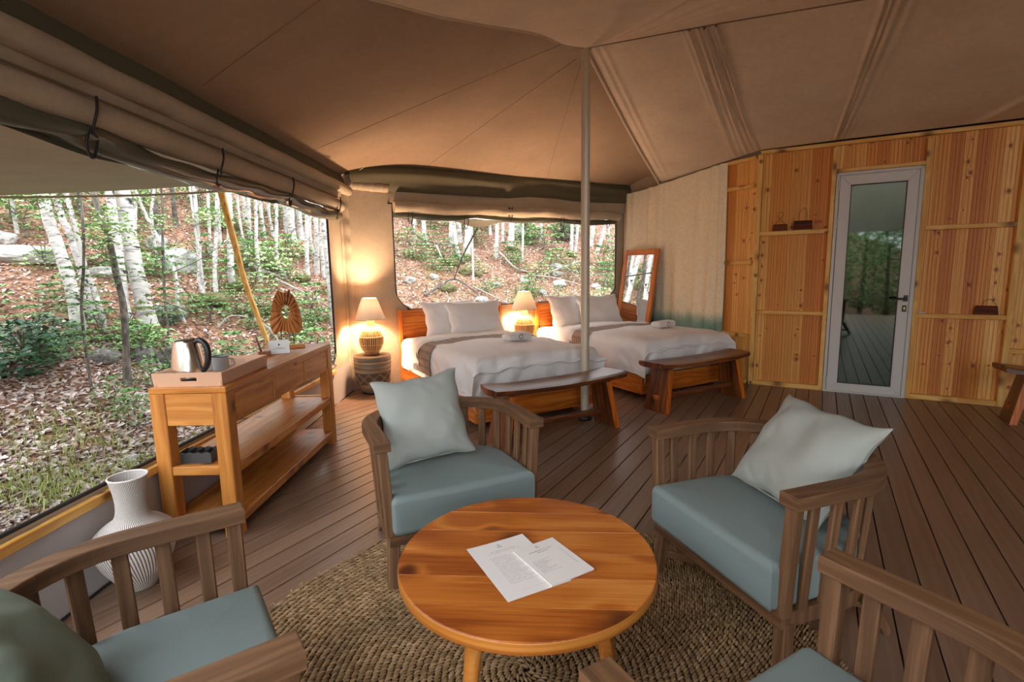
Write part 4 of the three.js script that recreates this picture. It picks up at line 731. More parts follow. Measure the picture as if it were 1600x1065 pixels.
function cushionGeo(outline, y0, y1, r, crown) {
  const P = along(outline.concat([outline[0]]), 97), cx = 0, cz = -0.26, prof = [];
  for (let i = 0; i <= 8; i++) prof.push([i / 8 * 0.93, y1 + crown * (1 - Math.pow(i / 8, 2.2)), 0]);
  for (let i = 1; i <= 7; i++) { const t = i / 7 * PI / 2; prof.push([1, y1 - r + r * Math.cos(t), -r + r * Math.sin(t)]); }
  for (let i = 0; i <= 7; i++) { const t = i / 7 * PI / 2; prof.push([1, y0 + r - r * Math.sin(t), -r + r * Math.cos(t)]); }
  prof.push([0.5, y0, 0], [0, y0, 0]);
  const g = grid(96, prof.length - 1, (u, v) => {
    const [x, z] = P[Math.round(u * 96)], [k, y, o] = prof[Math.round(v * (prof.length - 1))], dx = x - cx, dz = z - cz, d = Math.hypot(dx, dz) || 1;
    const kk = k === 1 ? 1 + o / d : k * (1 - r / d) / 0.93; const bul = k === 1 ? 0.008 * Math.sin(PI * (y - y0) / (y1 - y0)) : 0;
    const px = cx + dx * (kk + bul / d), pz = cz + dz * (kk + bul / d); return [px, y + (k < 1 && y > y1 - 0.01 ? 0.005 * (noise3(px * 8 + 5, pz * 8 + 5, 3) - 0.5) : 0), pz];
  });
  const p = g.attributes.position, uv = g.attributes.uv; for (let i = 0; i < p.count; i++) uv.setXY(i, p.getX(i) + 0.3 * p.getY(i), p.getZ(i) + p.getY(i)); return g;
}
function armchair(label, pos, turn, wood) {
  const c = thing('armchair', label, 'armchair', pos, turn);
  const ring = (oOut, oIn, zf) => { const o = uPath(oOut), i = uPath(oIn).reverse(); o[0][1] = zf; o[o.length - 1][1] = zf; i[0][1] = zf; i[i.length - 1][1] = zf; return o.concat(i); };
  const arm = extrude(ring(0.034, -0.034, 0.012).map(([x, z]) => [x, -z]), 0.036, [], 0.004); arm.rotateX(-PI / 2); arm.translate(0, 0.624, 0); mesh('arm_rail', metricUV(arm, 2, 1.2, 0.3), wood, c);
  const fo = uPath(-0.008), fi = uPath(-0.05).reverse(); fo[0][1] = fo[fo.length - 1][1] = 0.004; fi[0][1] = fi[fi.length - 1][1] = -0.05;
  const frame = extrude(uPath(-0.012).map(([x, z]) => [x, -z]), 0.046, [], 0.004); frame.rotateX(-PI / 2); frame.translate(0, 0.207, 0); mesh('seat_frame', metricUV(frame, 0, 1.2, 0.3), wood, c);
  const hi = along(uPath(0.0), 17), lo = along(uPath(-0.022), 17);
  for (let k = 0; k < 17; k++) {
    const [x, z, a] = hi[k], [x2, z2] = lo[k], end = k === 0 || k === 16, zz = end ? -0.016 : z, z3 = end ? -0.016 : z2, nx = Math.sin(a), nz = -Math.cos(a);
    mesh('slat', bar([x2, 0.25, z3], [x, 0.63, zz], end ? 0.04 : 0.02, end ? 0.038 : 0.037, end ? 0.04 : 0.02, end ? 0.038 : 0.037, [Math.cos(a), 0, Math.sin(a)].map((q, i) => end ? [0, 0, 1][i] : q)), wood, c);
  }
  const cu = uPath(-0.028); cu[0] = [0.322, 0.03]; cu[cu.length - 1] = [-0.322, 0.03];
  const fine = []; for (let i = 0; i < cu.length; i++) fine.push(cu[i]); mesh('seat_cushion', cushionGeo(fine, 0.254, 0.425, 0.028, 0.014), M.seat, c);
  for (const s of [-1, 1]) { mesh('leg', bar([s * 0.335, 0.0, -0.015], [s * 0.315, 0.215, -0.04], 0.04, 0.034, 0.05, 0.05), wood, c); mesh('leg', bar([s * 0.275, 0.0, -0.575], [s * 0.225, 0.215, -0.47], 0.036, 0.034, 0.05, 0.05), wood, c); }
  mesh('stretcher', bar([-0.325, 0.10, -0.04], [0.26, 0.10, -0.54], 0.03, 0.022), wood, c); mesh('stretcher', bar([0.325, 0.075, -0.04], [-0.26, 0.075, -0.54], 0.03, 0.022), wood, c);
  return c;
}
const CH = [[[-0.215, 0, -2.15], rad(25)], [[0.7175, 0, -1.797], rad(-71)], [[-0.62, 0, -1.166], rad(125.3)], [[0.447, 0, -0.976], rad(-151)]];
const chairA = armchair('slatted armchair between the console and the bench facing the coffee table', ...CH[0], M.chair);
copy(chairA, ...CH[1], 'slatted armchair on the right side of the rug in front of the glass door');
copy(chairA, ...CH[2], 'slatted armchair in the left foreground beside the striped vase');
copy(chairA, ...CH[3], 'slatted armchair in the right foreground, mostly outside the picture');
const chPt = (k, x, y, z) => { const [p, a] = CH[k]; return [p[0] + x * Math.cos(a) + z * Math.sin(a), y, p[2] - x * Math.sin(a) + z * Math.cos(a)]; };
const scatter = (k, label, x, y, z, tilt, yaw, roll, mat, geo) => { const o = thing('scatter_cushion', label, 'cushion', chPt(k, x, y, z)); o.rotation.order = 'YXZ'; o.rotation.set(-tilt, CH[k][1] + yaw, roll); mesh('cover', geo, mat, o); mesh('piping', tube([[-0.18, -0.2, 0], [0, -0.197, 0], [0.18, -0.2, 0]], 0.003, { n: 10, m: 5 }), mat, o); return o; };
const cg1 = pillowGeo(0.435, 0.435, 0.16, 4, 1.2), cg2 = pillowGeo(0.455, 0.43, 0.17, 6, 1.2);
scatter(0, 'pale grey-green square cushion leaning in the armchair nearest the beds', -0.08, 0.635, -0.365, 0.45, -0.06, rad(5), M.cushion, cg1);
scatter(1, 'pale grey-green square cushion tipped on one corner in the right-hand armchair', 0.045, 0.625, -0.385, 0.66, -0.05, rad(-3), M.cushion, cg2);
scatter(2, 'grey-green cushion coloured for shade in the left foreground armchair, cut off by the picture edge', -0.06, 0.565, -0.43, 0.5, 0.02, rad(3), M.cushionShaded, cg2);
// ---- small blocks with wire loops on the battens ----
function block(label, s, y, w, h, loop) {
  const b = thing('wire_hook_block', label, 'block', dw(s, y, 0.03), DOOR);
  mesh('block', hull([[-w / 2, 0, -0.016], [w / 2, 0, -0.016], [-w / 2, 0, 0.016], [w / 2, 0, 0.016], [-w * 0.44, h, -0.013], [w * 0.44, h, -0.013], [-w * 0.44, h * 0.93, 0.014], [w * 0.44, h * 0.93, 0.014]]), M.blockWood, b);
  mesh('wire_loop', tube(loop.map(([x, yy]) => [x, h + yy, 0]), 0.0022, { n: 40, m: 5 }), M.cord, b); return b;
}
block('small dark wooden block with a twisted wire loop on the upper left batten', 0.218, 1.687, 0.145, 0.068, [[0.05, -0.005], [0.0, 0.05], [-0.03, 0.09], [-0.01, 0.125], [0.02, 0.12], [0.02, 0.09], [-0.02, 0.04], [-0.05, -0.005]]);
block('larger dark wooden block with an arched wire, next to the glass door', 0.427, 1.687, 0.185, 0.095, [[-0.035, -0.01], [-0.04, 0.06], [-0.015, 0.115], [0.02, 0.12], [0.035, 0.05], [0.035, -0.01]]);
block('dark wooden block with a bent wire on the lower right batten', 1.94, 0.846, 0.17, 0.082, [[-0.03, -0.01], [-0.02, 0.04], [0.02, 0.06], [0.06, 0.02], [0.065, -0.01]]);
tag(mesh('wooden_tab', moved(bx(0.065, 0.022, 0.012, 0, 0, 0), ...dw(0.56, 1.765, 0.0), DOOR), M.bed), 'small reddish wooden tab on the planks above the larger block', 'tab');
tag(mesh('white_tag', moved(bx(0.055, 0.014, 0.03, 0, 0, 0), ...dw(1.475, 0.853, 0.02), DOOR), M.pvc), 'small white plastic clip on the batten right of the door', 'clip');

// ---- rolled window flaps, sleeves and cords ----
{
  const wob = (k, a) => (t, q) => k * (1 + a * Math.sin(t * 37 + 2 * q) * Math.sin(t * 11 + 1) + a * 0.6 * Math.sin(q * 3 + t * 60));
  const line = (x, y, z0, z1, n, sag = () => 0) => Array.from({ length: n + 1 }, (_, i) => { const t = i / n; return [x, y(t) - sag(t), mix(z0, z1, t)]; });
  const fl = thing('window_flap', 'rolled beige canvas flap and sleeve above the long left window', 'window flap');
  mesh('sleeve', tube(line(-1.735, () => 2.195, -5.72, -0.75, 24), wob(0.052, 0.05), { n: 90, m: 18, uvs: [0.3, 1] }), M.canvas, fl);
  mesh('flat_strip', grid(120, 6, (u, v) => [LX + 0.085 - 0.03 * v + 0.004 * Math.sin(u * 60 + 3 * v), mix(2.15, 2.05, v), mix(-5.5, -0.75, u)], [5, 0.1]), M.canvas, fl);
  mesh('flat_strip', grid(120, 6, (u, v) => [LX + 0.10 - 0.03 * v, mix(2.085, 2.0, v), mix(-5.45, -0.75, u)], [5, 0.1]), M.canvas, fl);
  for (const [x, y] of [[LX + 0.094, 2.147], [LX + 0.107, 2.082]]) mesh('strip_edge_line', tube(line(x, () => y, -5.48, -0.75, 12), 0.0045, { n: 40, m: 5 }), M.seam, fl);  // thin dark lines along the edges of the flat strips
  mesh('roll', tube(line(-1.715, () => 2.0, -5.36, -0.75, 20), wob(0.058, 0.05), { n: 80, m: 18, uvs: [0.36, 1] }), M.canvas, fl);
  const wf = thing('clear_window_roll', 'dark rolled clear window film hanging below the beige flap of the left window', 'window film');
  mesh('roll', tube(line(-1.73, () => 1.905, -5.33, -0.75, 20, (t) => 0.018 * Math.sin(t * 15) + 0.01), wob(0.05, 0.16), { n: 110, m: 16 }), M.film, wf);
  mesh('hanging_edge', grid(90, 4, (u, v) => [-1.735 + 0.012 * Math.sin(u * 33 + v * 2), 1.90 - v * (0.045 + 0.018 * Math.sin(u * 21)), mix(-5.33, -0.75, u)], [5, 0.1]), M.film, wf);
  const wb = thing('window_flap', 'rolled beige canvas flap with a tied notch above the window behind the beds', 'window flap', [CN[0], 0, CN[1]], BACK);
  mesh('roll', tube(Array.from({ length: 24 }, (_, i) => [mix(0.54, 3.83, i / 23), 2.052 + 0.008 * Math.sin(i), 0.06]), (t, q) => 0.060 * (1 + 0.05 * Math.sin(t * 50 + q * 3) - 0.42 * Math.exp(-Math.pow((t - 0.455) / 0.012, 2))), { n: 130, m: 18, uvs: [0.3, 1] }), M.canvas, wb);
  mesh('sleeve', tube([[0.03, 2.275, 0.055], [0.25, 2.262, 0.055], [0.475, 2.255, 0.055]], wob(0.052, 0.07), { n: 40, m: 16 }), M.canvas, wb);
  mesh('strip', grid(60, 4, (u, v) => [mix(0.5, 4.02, u), mix(2.25, 2.1, v), 0.03 + 0.012 * Math.sin(u * 14 + v * 2)], [4, 0.2]), M.canvas, wb);
  const wbf = thing('clear_window_roll', 'dark rolled film sagging below the flap of the window behind the beds', 'window film', [CN[0], 0, CN[1]], BACK);
  mesh('roll', tube(Array.from({ length: 24 }, (_, i) => [mix(0.56, 3.81, i / 23), 1.972 - 0.022 * Math.pow(Math.sin(i / 23 * 9.4), 2), 0.02]), wob(0.034, 0.14), { n: 100, m: 14 }), M.film, wbf);
  const loopL = (z, len, label) => { const c = thing('tie_cord', label, 'cord'); mesh('loop', tube([[-1.655, 2.06, z], [-1.645, 2.0, z + 0.02], [-1.66, 1.93, z + 0.03], [-1.68, 1.93 - len * 0.3, z - 0.01]], 0.006, { n: 24, m: 6 }), M.cord, c); mesh('hanging_end', tube([[-1.675, 1.94, z + 0.03], [-1.68, 1.9 - len * 0.5, z + 0.05], [-1.69, 1.9 - len, z + 0.01], [-1.69, 1.91, z - 0.03]], 0.006, { n: 24, m: 6 }), M.cord, c); };
  loopL(-2.20, 0.08, 'black tie cord with two loops hanging from the flap nearest the camera'); loopL(-3.12, 0.05, 'black tie cord in the middle of the left window flap'); loopL(-4.1, 0.05, 'black tie cord on the left window flap above the sculpture'); loopL(-5.2, 0.05, 'black tie cord at the corner end of the left window flap');
  const loopB = (s, y0, y1, label) => { const c = thing('tie_cord', label, 'cord', [CN[0], 0, CN[1]], BACK); for (const d of [-0.022, 0.022]) mesh('strand', tube([[s + d, y0, 0.09], [s + d * 1.2, (y0 + y1) / 2, 0.085], [s + d * 0.3, y1, 0.07]], 0.005, { n: 12, m: 6 }), M.cord, c); };
  loopB(0.72, 2.0, 1.86, 'black tie cord at the left end of the window behind the beds'); loopB(1.42, 1.98, 1.82, 'black tie cord left of the notch in the window behind the beds'); loopB(2.04, 2.11, 1.93, 'black tie cord in the notch of the flap behind the beds'); loopB(2.83, 2.0, 1.8, 'black tie cord just left of the tent pole'); loopB(3.62, 2.0, 1.88, 'black tie cord at the right end of the window behind the beds');
  tag(mesh('guy_line', tube([[...bw(0.06, 2.34, 0.08)], [...bw(0.2, 2.44, 0.16)], [...bw(0.36, 2.55, 0.22)]], 0.004, { n: 8, m: 6 }), std([0.7, 0.6, 0.3])), 'thin yellow guy line running up from the canvas corner', 'rope');
}

// ================= outside: wooded hillside =================
function terrain(x, z) {
  const dl = Math.max(0, -1.9 - x), db = Math.max(0, -distB(x, z)), r = Math.max(0, Math.hypot(dl, db) - 1.2), k = Math.min(1, r);
  return -0.45 + 0.42 * r * r / (r + 2) + k * (0.07 * Math.sin(x * 1.3 + 1) * Math.sin(z * 1.1 + 0.5) + 0.03 * Math.sin(x * 3.1) * Math.sin(z * 2.7 + 1));
}
{
  const g = grid(200, 200, (u, v) => { const x = mix(-34, 24, u), z = mix(-46, 26, v); return [x, terrain(x, z), z]; });
  const p = g.attributes.position, uv = g.attributes.uv; for (let i = 0; i < p.count; i++) uv.setXY(i, p.getX(i) / 1.6, p.getZ(i) / 1.6);
  struct('ground', g, M.ground);
}
// leaf litter, far too many to count
{
  const leaf = new THREE.BufferGeometry();
  leaf.setAttribute('position', new THREE.Float32BufferAttribute([-0.5, 0, 0, 0, 0.1, 0.27, 0.5, 0.02, 0, 0, 0.12, -0.27, 0, 0, 0], 3)); leaf.setIndex([0, 1, 4, 1, 2, 4, 2, 3, 4, 3, 0, 4]); leaf.computeVertexNormals();
  const spots = [];
  while (spots.length < 52000) { const near = rnd(), az = rr(-0.86, 0.24), R = near < 0.55 ? rr(3.2, 9) : rr(8, 22); const x = R * Math.sin(az), z = -R * Math.cos(az); if (x > -2.0 && distB(x, z) > -0.15) continue; spots.push([x, z]); }
  const im = new THREE.InstancedMesh(leaf, std([1, 1, 1], { roughness: 0.9 }), spots.length), m4 = new THREE.Matrix4(), q = new THREE.Quaternion(), c = new THREE.Color();
  const tones = [[0.54, 0.44, 0.41], [0.72, 0.62, 0.59], [0.38, 0.28, 0.24], [0.80, 0.73, 0.70], [0.54, 0.39, 0.32], [0.48, 0.40, 0.34]];
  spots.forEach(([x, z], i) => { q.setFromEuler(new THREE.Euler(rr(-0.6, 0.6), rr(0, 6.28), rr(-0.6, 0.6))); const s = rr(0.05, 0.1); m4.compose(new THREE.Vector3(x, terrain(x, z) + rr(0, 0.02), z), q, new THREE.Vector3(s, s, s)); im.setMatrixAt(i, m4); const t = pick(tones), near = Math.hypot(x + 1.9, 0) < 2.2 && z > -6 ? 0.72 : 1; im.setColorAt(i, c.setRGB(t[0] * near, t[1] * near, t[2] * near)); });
  im.name = 'leaf_litter'; tag(im, 'dry pink-brown fallen leaves covering the wooded slope', 'leaf litter', null, 'stuff'); scene.add(im);
  // short grass on the bare earth near the tent
  const blade = new THREE.BufferGeometry(); blade.setAttribute('position', new THREE.Float32BufferAttribute([-0.06, 0, 0, 0.06, 0, 0, 0.25, 1, 0.1], 3)); blade.setIndex([0, 1, 2]); blade.computeVertexNormals();
  const gs = []; for (const [cx, cz, n, w] of [[-3.75, -4.0, 900, 0.35], [-3.3, -4.6, 700, 0.3], [-4.3, -4.8, 700, 0.5], [-3.0, -5.6, 800, 0.5], [-3.4, -7.4, 700, 0.5], [-4.0, -9.4, 600, 0.6], [-5.5, -10.4, 500, 0.8], [0.3, -12.6, 500, 0.8], [-1.8, -12.6, 500, 0.9], [2.2, -13.6, 500, 0.8]]) for (let i = 0; i < n; i++) gs.push([cx + w * (rnd() + rnd() - 1) * 1.5, cz + w * (rnd() + rnd() - 1) * 1.5]);
  const ig = new THREE.InstancedMesh(blade, std([1, 1, 1], { roughness: 0.8 }), gs.length);
  gs.forEach(([x, z], i) => { q.setFromEuler(new THREE.Euler(rr(-0.5, 0.5), rr(0, 6.28), rr(-0.5, 0.5))); const s = rr(0.04, 0.12); m4.compose(new THREE.Vector3(x, terrain(x, z), z), q, new THREE.Vector3(s, s, s)); ig.setMatrixAt(i, m4); const t = rnd(); ig.setColorAt(i, c.setRGB(mix(0.20, 0.42, t), mix(0.28, 0.45, t), mix(0.06, 0.16, t))); });
  ig.name = 'grass'; tag(ig, 'short pale green grass in patches on the bare earth', 'grass', null, 'stuff'); scene.add(ig);
}
const place = (x, z) => {        // where it stands, in words, for the labels
  const a = Math.atan2(x, -z) * 180 / PI, R = Math.hypot(x, z);
  if (a < -12.5) { const i = [-43, -40, -36.5, -33.5, -30, -27, -24, -21].findIndex((q) => a < q); return ['left of the thick leaning trunk', 'around the thick leaning trunk', 'between the two thickest trunks', 'below the thickest trunk', 'right of the thickest trunk', 'above the tray', 'left of the awning pole', 'beside the awning pole', 'right of the sculpture'][i < 0 ? 8 : i] + (R > 12.5 ? ', far up' : R > 9.6 ? ', midway' : ', nearby'); }
  const i = [-9.5, -6.5, -4, -1.5, 1.5, 4.5, 7.5].findIndex((q) => a < q); return ['at the left end of the back window', 'above the left pillows', 'left of the notch in the rolled flap', 'above the lamp between the beds', 'right of the lamp between the beds', 'just left of the tent pole', 'behind the tent pole', 'right of the tent pole'][i < 0 ? 7 : i] + (R > 17 ? ', far up' : R > 14.6 ? ', midway' : ', low down');
};
// trunks: base radius, points from the ground up
const knobby = (r, taper = 0.25) => (t, a) => r * (1.35 - 0.35 * sm(0, 0.12, t) - taper * t) * (1 + 0.07 * Math.sin(t * 31 + a * 2) + 0.05 * Math.sin(a * 3 + t * 9));
function trunk(label, r, pts, grey, group, branches = []) {
  const t = thing('tree', label, 'tree', [pts[0][0], pts[0][1] - 0.06, pts[0][2]], 0, group);
  const P = pts.map(([x, y, z]) => [x - pts[0][0], y - pts[0][1], z - pts[0][2]]); P[0][1] = 0;
  mesh('trunk', tube(P, knobby(r), { n: 30, m: 10, uvs: [Math.max(1, Math.round(r * 12)), 1.1] }), grey ? M.barkGrey : M.bark, t);
  for (const [f, dx, dy, dz, l] of branches) { const c = new THREE.CatmullRomCurve3(P.map((p) => new THREE.Vector3(...p))).getPoint(f); mesh('branch', tube([[c.x, c.y, c.z], [c.x + dx * l * 0.5, c.y + dy * l * 0.4, c.z + dz * l * 0.5], [c.x + dx * l, c.y + dy * l, c.z + dz * l]], (q) => r * 0.45 * (1 - 0.75 * q), { n: 12, m: 6 }), grey ? M.barkGrey : M.bark, t); }
  return t;
}
const NEARG = 'white trunks on the slope beyond the left window', FARG = 'white trunks on the slope behind the beds';
trunk('thick leaning white trunk, leftmost of the large trees in the left window', 0.081, [[-5.76, .5, -6.87], [-5.92, 1.35, -6.98], [-6.09, 1.86, -7.06], [-6.23, 2.37, -7.13], [-6.63, 4.8, -7.33]]);
trunk('leaning white stem growing close behind the leftmost thick trunk', 0.05, [[-5.88, .6, -7.28], [-6.13, 1.64, -7.42], [-6.28, 2.11, -7.48], [-6.38, 2.36, -7.52], [-6.98, 4.8, -7.72]]);
trunk('thin grey wavy stem in front of the thick leftmost white trunk', 0.018, [[-4.81, 0, -5.79], [-4.84, .18, -5.81], [-4.93, .98, -5.92], [-4.9, 1.57, -6.01], [-4.91, 2.21, -6.1], [-4.91, 4.7, -6.31]], 1);
trunk('dark grey slender trunk crossing in front of the thickest white trunk', 0.039, [[-4.71, -.05, -6.17], [-4.73, .91, -6.3], [-4.83, 1.44, -6.38], [-4.91, 1.89, -6.44], [-5.04, 2.26, -6.49], [-5.52, 4.7, -6.7]], 1);
trunk('thickest white trunk in the left window with rough banded bark', 0.119, [[-5.37, .45, -7.67], [-5.53, 1.12, -7.76], [-5.65, 1.68, -7.84], [-5.76, 2.5, -7.95], [-5.96, 4.98, -8.16]]);
trunk('white trunk standing just left of the thickest white trunk', 0.07, [[-5.52, .5, -7.46], [-5.64, 1.06, -7.54], [-5.72, 1.9, -7.66], [-5.8, 2.47, -7.74], [-6.02, 4.9, -7.95]]);
trunk('short slim white stem between the thick leftmost and the thickest trunk', 0.036, [[-5.67, .5, -7.15], [-5.71, .85, -7.19], [-5.86, 1.34, -7.26], [-5.95, 1.61, -7.3], [-6.43, 4.06, -7.5]]);
trunk('strongly leaning thin white trunk right of the thickest trunk', 0.031, [[-5.19, .5, -8.23], [-5.33, .89, -8.27], [-5.35, 1.31, -8.33], [-5.49, 1.73, -8.39], [-5.92, 2.57, -8.51], [-6.63, 4.9, -8.7]]);
trunk('thin dark sapling with a long bare side branch above the kettle', 0.019, [[-5.0, .25, -7.48], [-5.08, 1.12, -7.6], [-5.09, 2.14, -7.74], [-5.09, 2.46, -7.79], [-5.11, 4.9, -8.0]], 1, null, [[0.31, .86, .5, -.1, 1.35], [0.36, -.5, .7, -.1, 0.6]]);
trunk('white double trunk with a bent foot, left half, left of the awning pole', 0.045, [[-5.23, .78, -9], [-5.4, 1.19, -9.05], [-5.42, 1.72, -9.12], [-5.48, 2.67, -9.26], [-5.57, 5.1, -9.47]]);
trunk('white upright trunk sharing its foot with the bent trunk left of the awning pole', 0.039, [[-5.12, .74, -9.01], [-5.17, 1.45, -9.11], [-5.1, 2.66, -9.28], [-5.02, 5.1, -9.49]]);
trunk('stout white trunk directly behind the awning pole', 0.067, [[-5.19, 1, -9.85], [-5.31, 1.37, -9.9], [-5.33, 2.76, -10.1], [-5.36, 5.2, -10.31]]);
trunk('slim white trunk with a bent lower end above the sculpture', 0.04, [[-4.63, 1.15, -10.87], [-4.88, 1.71, -10.95], [-4.88, 2.76, -11.1], [-4.89, 5.2, -11.31]]);
for (const [x, z, r, lx, g] of [[-6.35, -8.98, .028, -.06], [-5.35, -9.05, .022, -.12], [-5.73, -11.4, .028, -.2], [-4.98, -10.36, .038, -.04], [-5.39, -13.01, .1, 0], [-4.36, -11.16, .048, 0], [-4.37, -11.73, .058, .07], [-4.13, -11.58, .057, -.02], [-7.38, -11.1, .061, -.03, 1], [-5.82, -12.94, .039, -.05], [-6.26, -10.95, .033, -.02], [-5.72, -13.46, .049, -.05], [-5.35, -13.45, .074, -.05], [-5.92, -12.68, .046, -.02], [-5.94, -12.02, .044, -.04], [-7.39, -11.7, .05, -.08, 1], [-6.37, -11.55, .035, -.01], [-6.9, -10.2, .03, .03], [-4.75, -12.6, .04, .05], [-5.1, -14.4, .06, .02], [-6.6, -13.2, .05, -.06], [-9.2, -10.4, .05, .03, 1], [-8.4, -9.0, .03, -.05]]) {
  const y = terrain(x, z); trunk(`${r > 0.055 ? 'stout' : r > 0.036 ? 'slender' : 'thin'} ${g ? 'grey' : 'white-barked'} ${lx < -0.03 ? 'left-leaning' : lx > 0.02 ? 'right-leaning' : 'upright'} trunk ${place(x, z)}`, r, [[x, y, z], [x + lx * 0.3 + rr(-.05, .05), y + 0.8, z], [x + lx + rr(-.04, .04), y + 1.7, z - .15], [x + lx * 2.4, y + 4.2, z - .4]], g, NEARG);
}
for (const [x, z, r, lx] of [[-2.51, -15.56, .076, -.06], [-2.8, -15.37, .037, 0], [-1.79, -15.89, .078, .01], [-1.48, -15, .064, -.13], [-1.56, -16.37, .09, -.05], [-1.27, -15.08, .12, .07], [-.96, -13.3, .03, -.01], [-.43, -15.33, .066, .05], [-.25, -16.74, .051, .03], [.01, -16.19, .109, .04], [.34, -15.4, .038, .04], [.28, -17.79, .119, .02], [1.98, -17.12, .063, .05], [2.14, -17.42, .053, .12], [2.77, -18.22, .078, .15], [2.87, -17.6, .065, .32], [3.48, -18.3, .045, -.05], [-.66, -17.53, .053, -.02], [1.05, -18.09, .055, .03], [-3.1, -17.2, .06, .05], [.9, -19.5, .07, -.05], [2.4, -20, .08, .05], [3.9, -19.2, .07, -.02]]) {
  const y = terrain(x, z); trunk(`${r > 0.075 ? 'stout' : r > 0.05 ? 'slender' : 'thin'} white-barked ${lx < -0.02 ? 'left-leaning' : lx > 0.05 ? 'right-leaning' : 'upright'} trunk ${place(x, z)}`, r, [[x, y, z], [x + lx * 0.6, y + 0.5, z - .05], [x + lx, y + 1.0, z - .12], [x + lx * 2.6, y + 3.6, z - .3]], 0, FARG);
}
for (const [x, z, r, lx] of [[-2.35, -8.55, .13, -.45], [-3.0, -8.9, .05, .1], [-3.3, -9.6, .07, -.1]]) { const y = terrain(x, z); trunk('white trunk hidden by the canvas corner and seen only in the standing mirror', r, [[x, y, z], [x + lx * .4, y + 1, z], [x + lx, y + 2.2, z], [x + lx * 2, y + 4.5, z]], 0, 'trunks seen in the mirror'); }
// leafy saplings and bushes: one cluster of leaves per kind, shared by the copies
function leaves(n, rx, ry, size, layered) {
  const pos = [], q = new THREE.Quaternion(), v = new THREE.Vector3();
  for (let i = 0; i < n; i++) {
    const a = rr(0, 6.283), R = Math.sqrt(rnd()), h = layered ? Math.floor(rnd() * 5) / 5 + rr(-.03, .03) : rnd(), w = layered ? 0.35 + 0.65 * Math.sin(PI * Math.min(1, h + 0.2)) : Math.sqrt(Math.max(0, 1 - Math.pow(2 * h - 1, 2)));
    const c = [rx * w * R * Math.cos(a), ry * h, rx * w * R * Math.sin(a)], s = size * rr(0.6, 1.25);
    q.setFromEuler(new THREE.Euler(rr(-.5, .5), a + rr(-.8, .8), rr(-.5, .5)));
    const V = [[-.5, 0, 0], [0, .06, .3], [.5, -.06, 0], [0, .06, -.3], [0, 0, 0]].map((p) => { v.set(...p).multiplyScalar(s).applyQuaternion(q); return [v.x + c[0], v.y + c[1], v.z + c[2]]; });
    for (const f of [[0, 1, 4], [1, 2, 4], [2, 3, 4], [3, 0, 4]]) for (const k of f) pos.push(...V[k]);
  }
  const g = new THREE.BufferGeometry(); g.setAttribute('position', new THREE.Float32BufferAttribute(pos, 3)); g.computeVertexNormals(); g.setAttribute('uv', new THREE.Float32BufferAttribute(new Float32Array(pos.length / 3 * 2), 2)); return g;
}
const bushKinds = [[leaves(520, .42, .55, .085, false), M.leafDark], [leaves(420, .5, .75, .08, true), M.leafMid], [leaves(380, .5, .42, .08, true), M.leafPale], [leaves(320, .36, .34, .07, false), M.leafMid]];
const taken = new Set();
function bush(name, label, cat, kind, x, z, s, group, lift = 0) {
  const auto = label === '';
  if (group) { label = `${s > 1.05 ? 'large' : s > 0.75 ? 'medium' : 'small'} ${['dark green bushy', 'mid green layered', 'pale green spreading', 'low green rounded'][kind]} ${name === 'leafy_branch' ? 'leaf spray' : 'sapling'} ${place(x, z)}`; }
  if (auto && taken.has(label)) return null;      // no second look-alike in the same spot
  taken.add(label);
  const b = thing(name, label, cat, [x, terrain(x, z) + lift, z], rr(0, 6.28), group); b.scale.set(s, s * rr(0.85, 1.15), s);
  const st = []; if (lift) st.push(tube([[-0.5, -0.1, 0], [0, 0.12, 0.02], [0.3, 0.2, -0.05]], 0.006, { n: 8, m: 5 })); else for (let i = 0; i < 3; i++) st.push(tube([[0, -0.05 - lift, 0], [rr(-.05, .05), 0.2, rr(-.05, .05)], [rr(-.2, .2), 0.45, rr(-.2, .2)]], 0.008, { n: 6, m: 5 }));
  mesh('stem', st, M.barkGrey, b); mesh('foliage', bushKinds[kind][0], bushKinds[kind][1], b); return b;
}
bush('bush', 'large dark green bush at the lower left of the left window', 'bush', 0, -5.55, -5.75, 1.15);
bush('bush', 'dark green bush behind and right of the large one in the left window', 'bush', 0, -5.75, -6.35, 0.9);
for (const [k, x, z, s] of [[0, -5.7, -5.25, .8], [1, -4.42, -5.6, .5], [1, -4.12, -5.45, .5], [1, -4.55, -6.4, .5], [1, -4.4, -6.9, .55], [1, -5.6, -7.0, .8], [1, -6.3, -7.4, .8], [1, -4.98, -8.5, .75], [3, -4.75, -8.95, .8], [1, -5.3, -9.5, .9], [1, -4.45, -9.3, .6], [2, -4.1, -9.3, .8], [2, -7.3, -8.2, .8], [1, -6.9, -8.9, .7], [2, -4.9, -10.0, .9], [2, -5.6, -11.2, 1.1], [2, -4.6, -10.8, .8], [2, -6.6, -10.3, .9], [2, -5.2, -12.2, 1.2], [1, -5.9, -12.2, 1.1], [2, -6.9, -12.3, 1.2], [1, -4.2, -12.3, 1.1], [2, -3.7, -10.9, .9], [1, -7.8, -10.8, 1], [2, -5.8, -14.5, 1.5], [2, -4.5, -14, 1.4], [0, -5.35, -8.0, .6], [1, -6.0, -6.4, .7], [1, -6.8, -6.6, .8]])
  bush('sapling', 'small green leafy sapling among others on the slope beyond the left window', 'sapling', k, x, z, s, 'saplings beyond the left window');
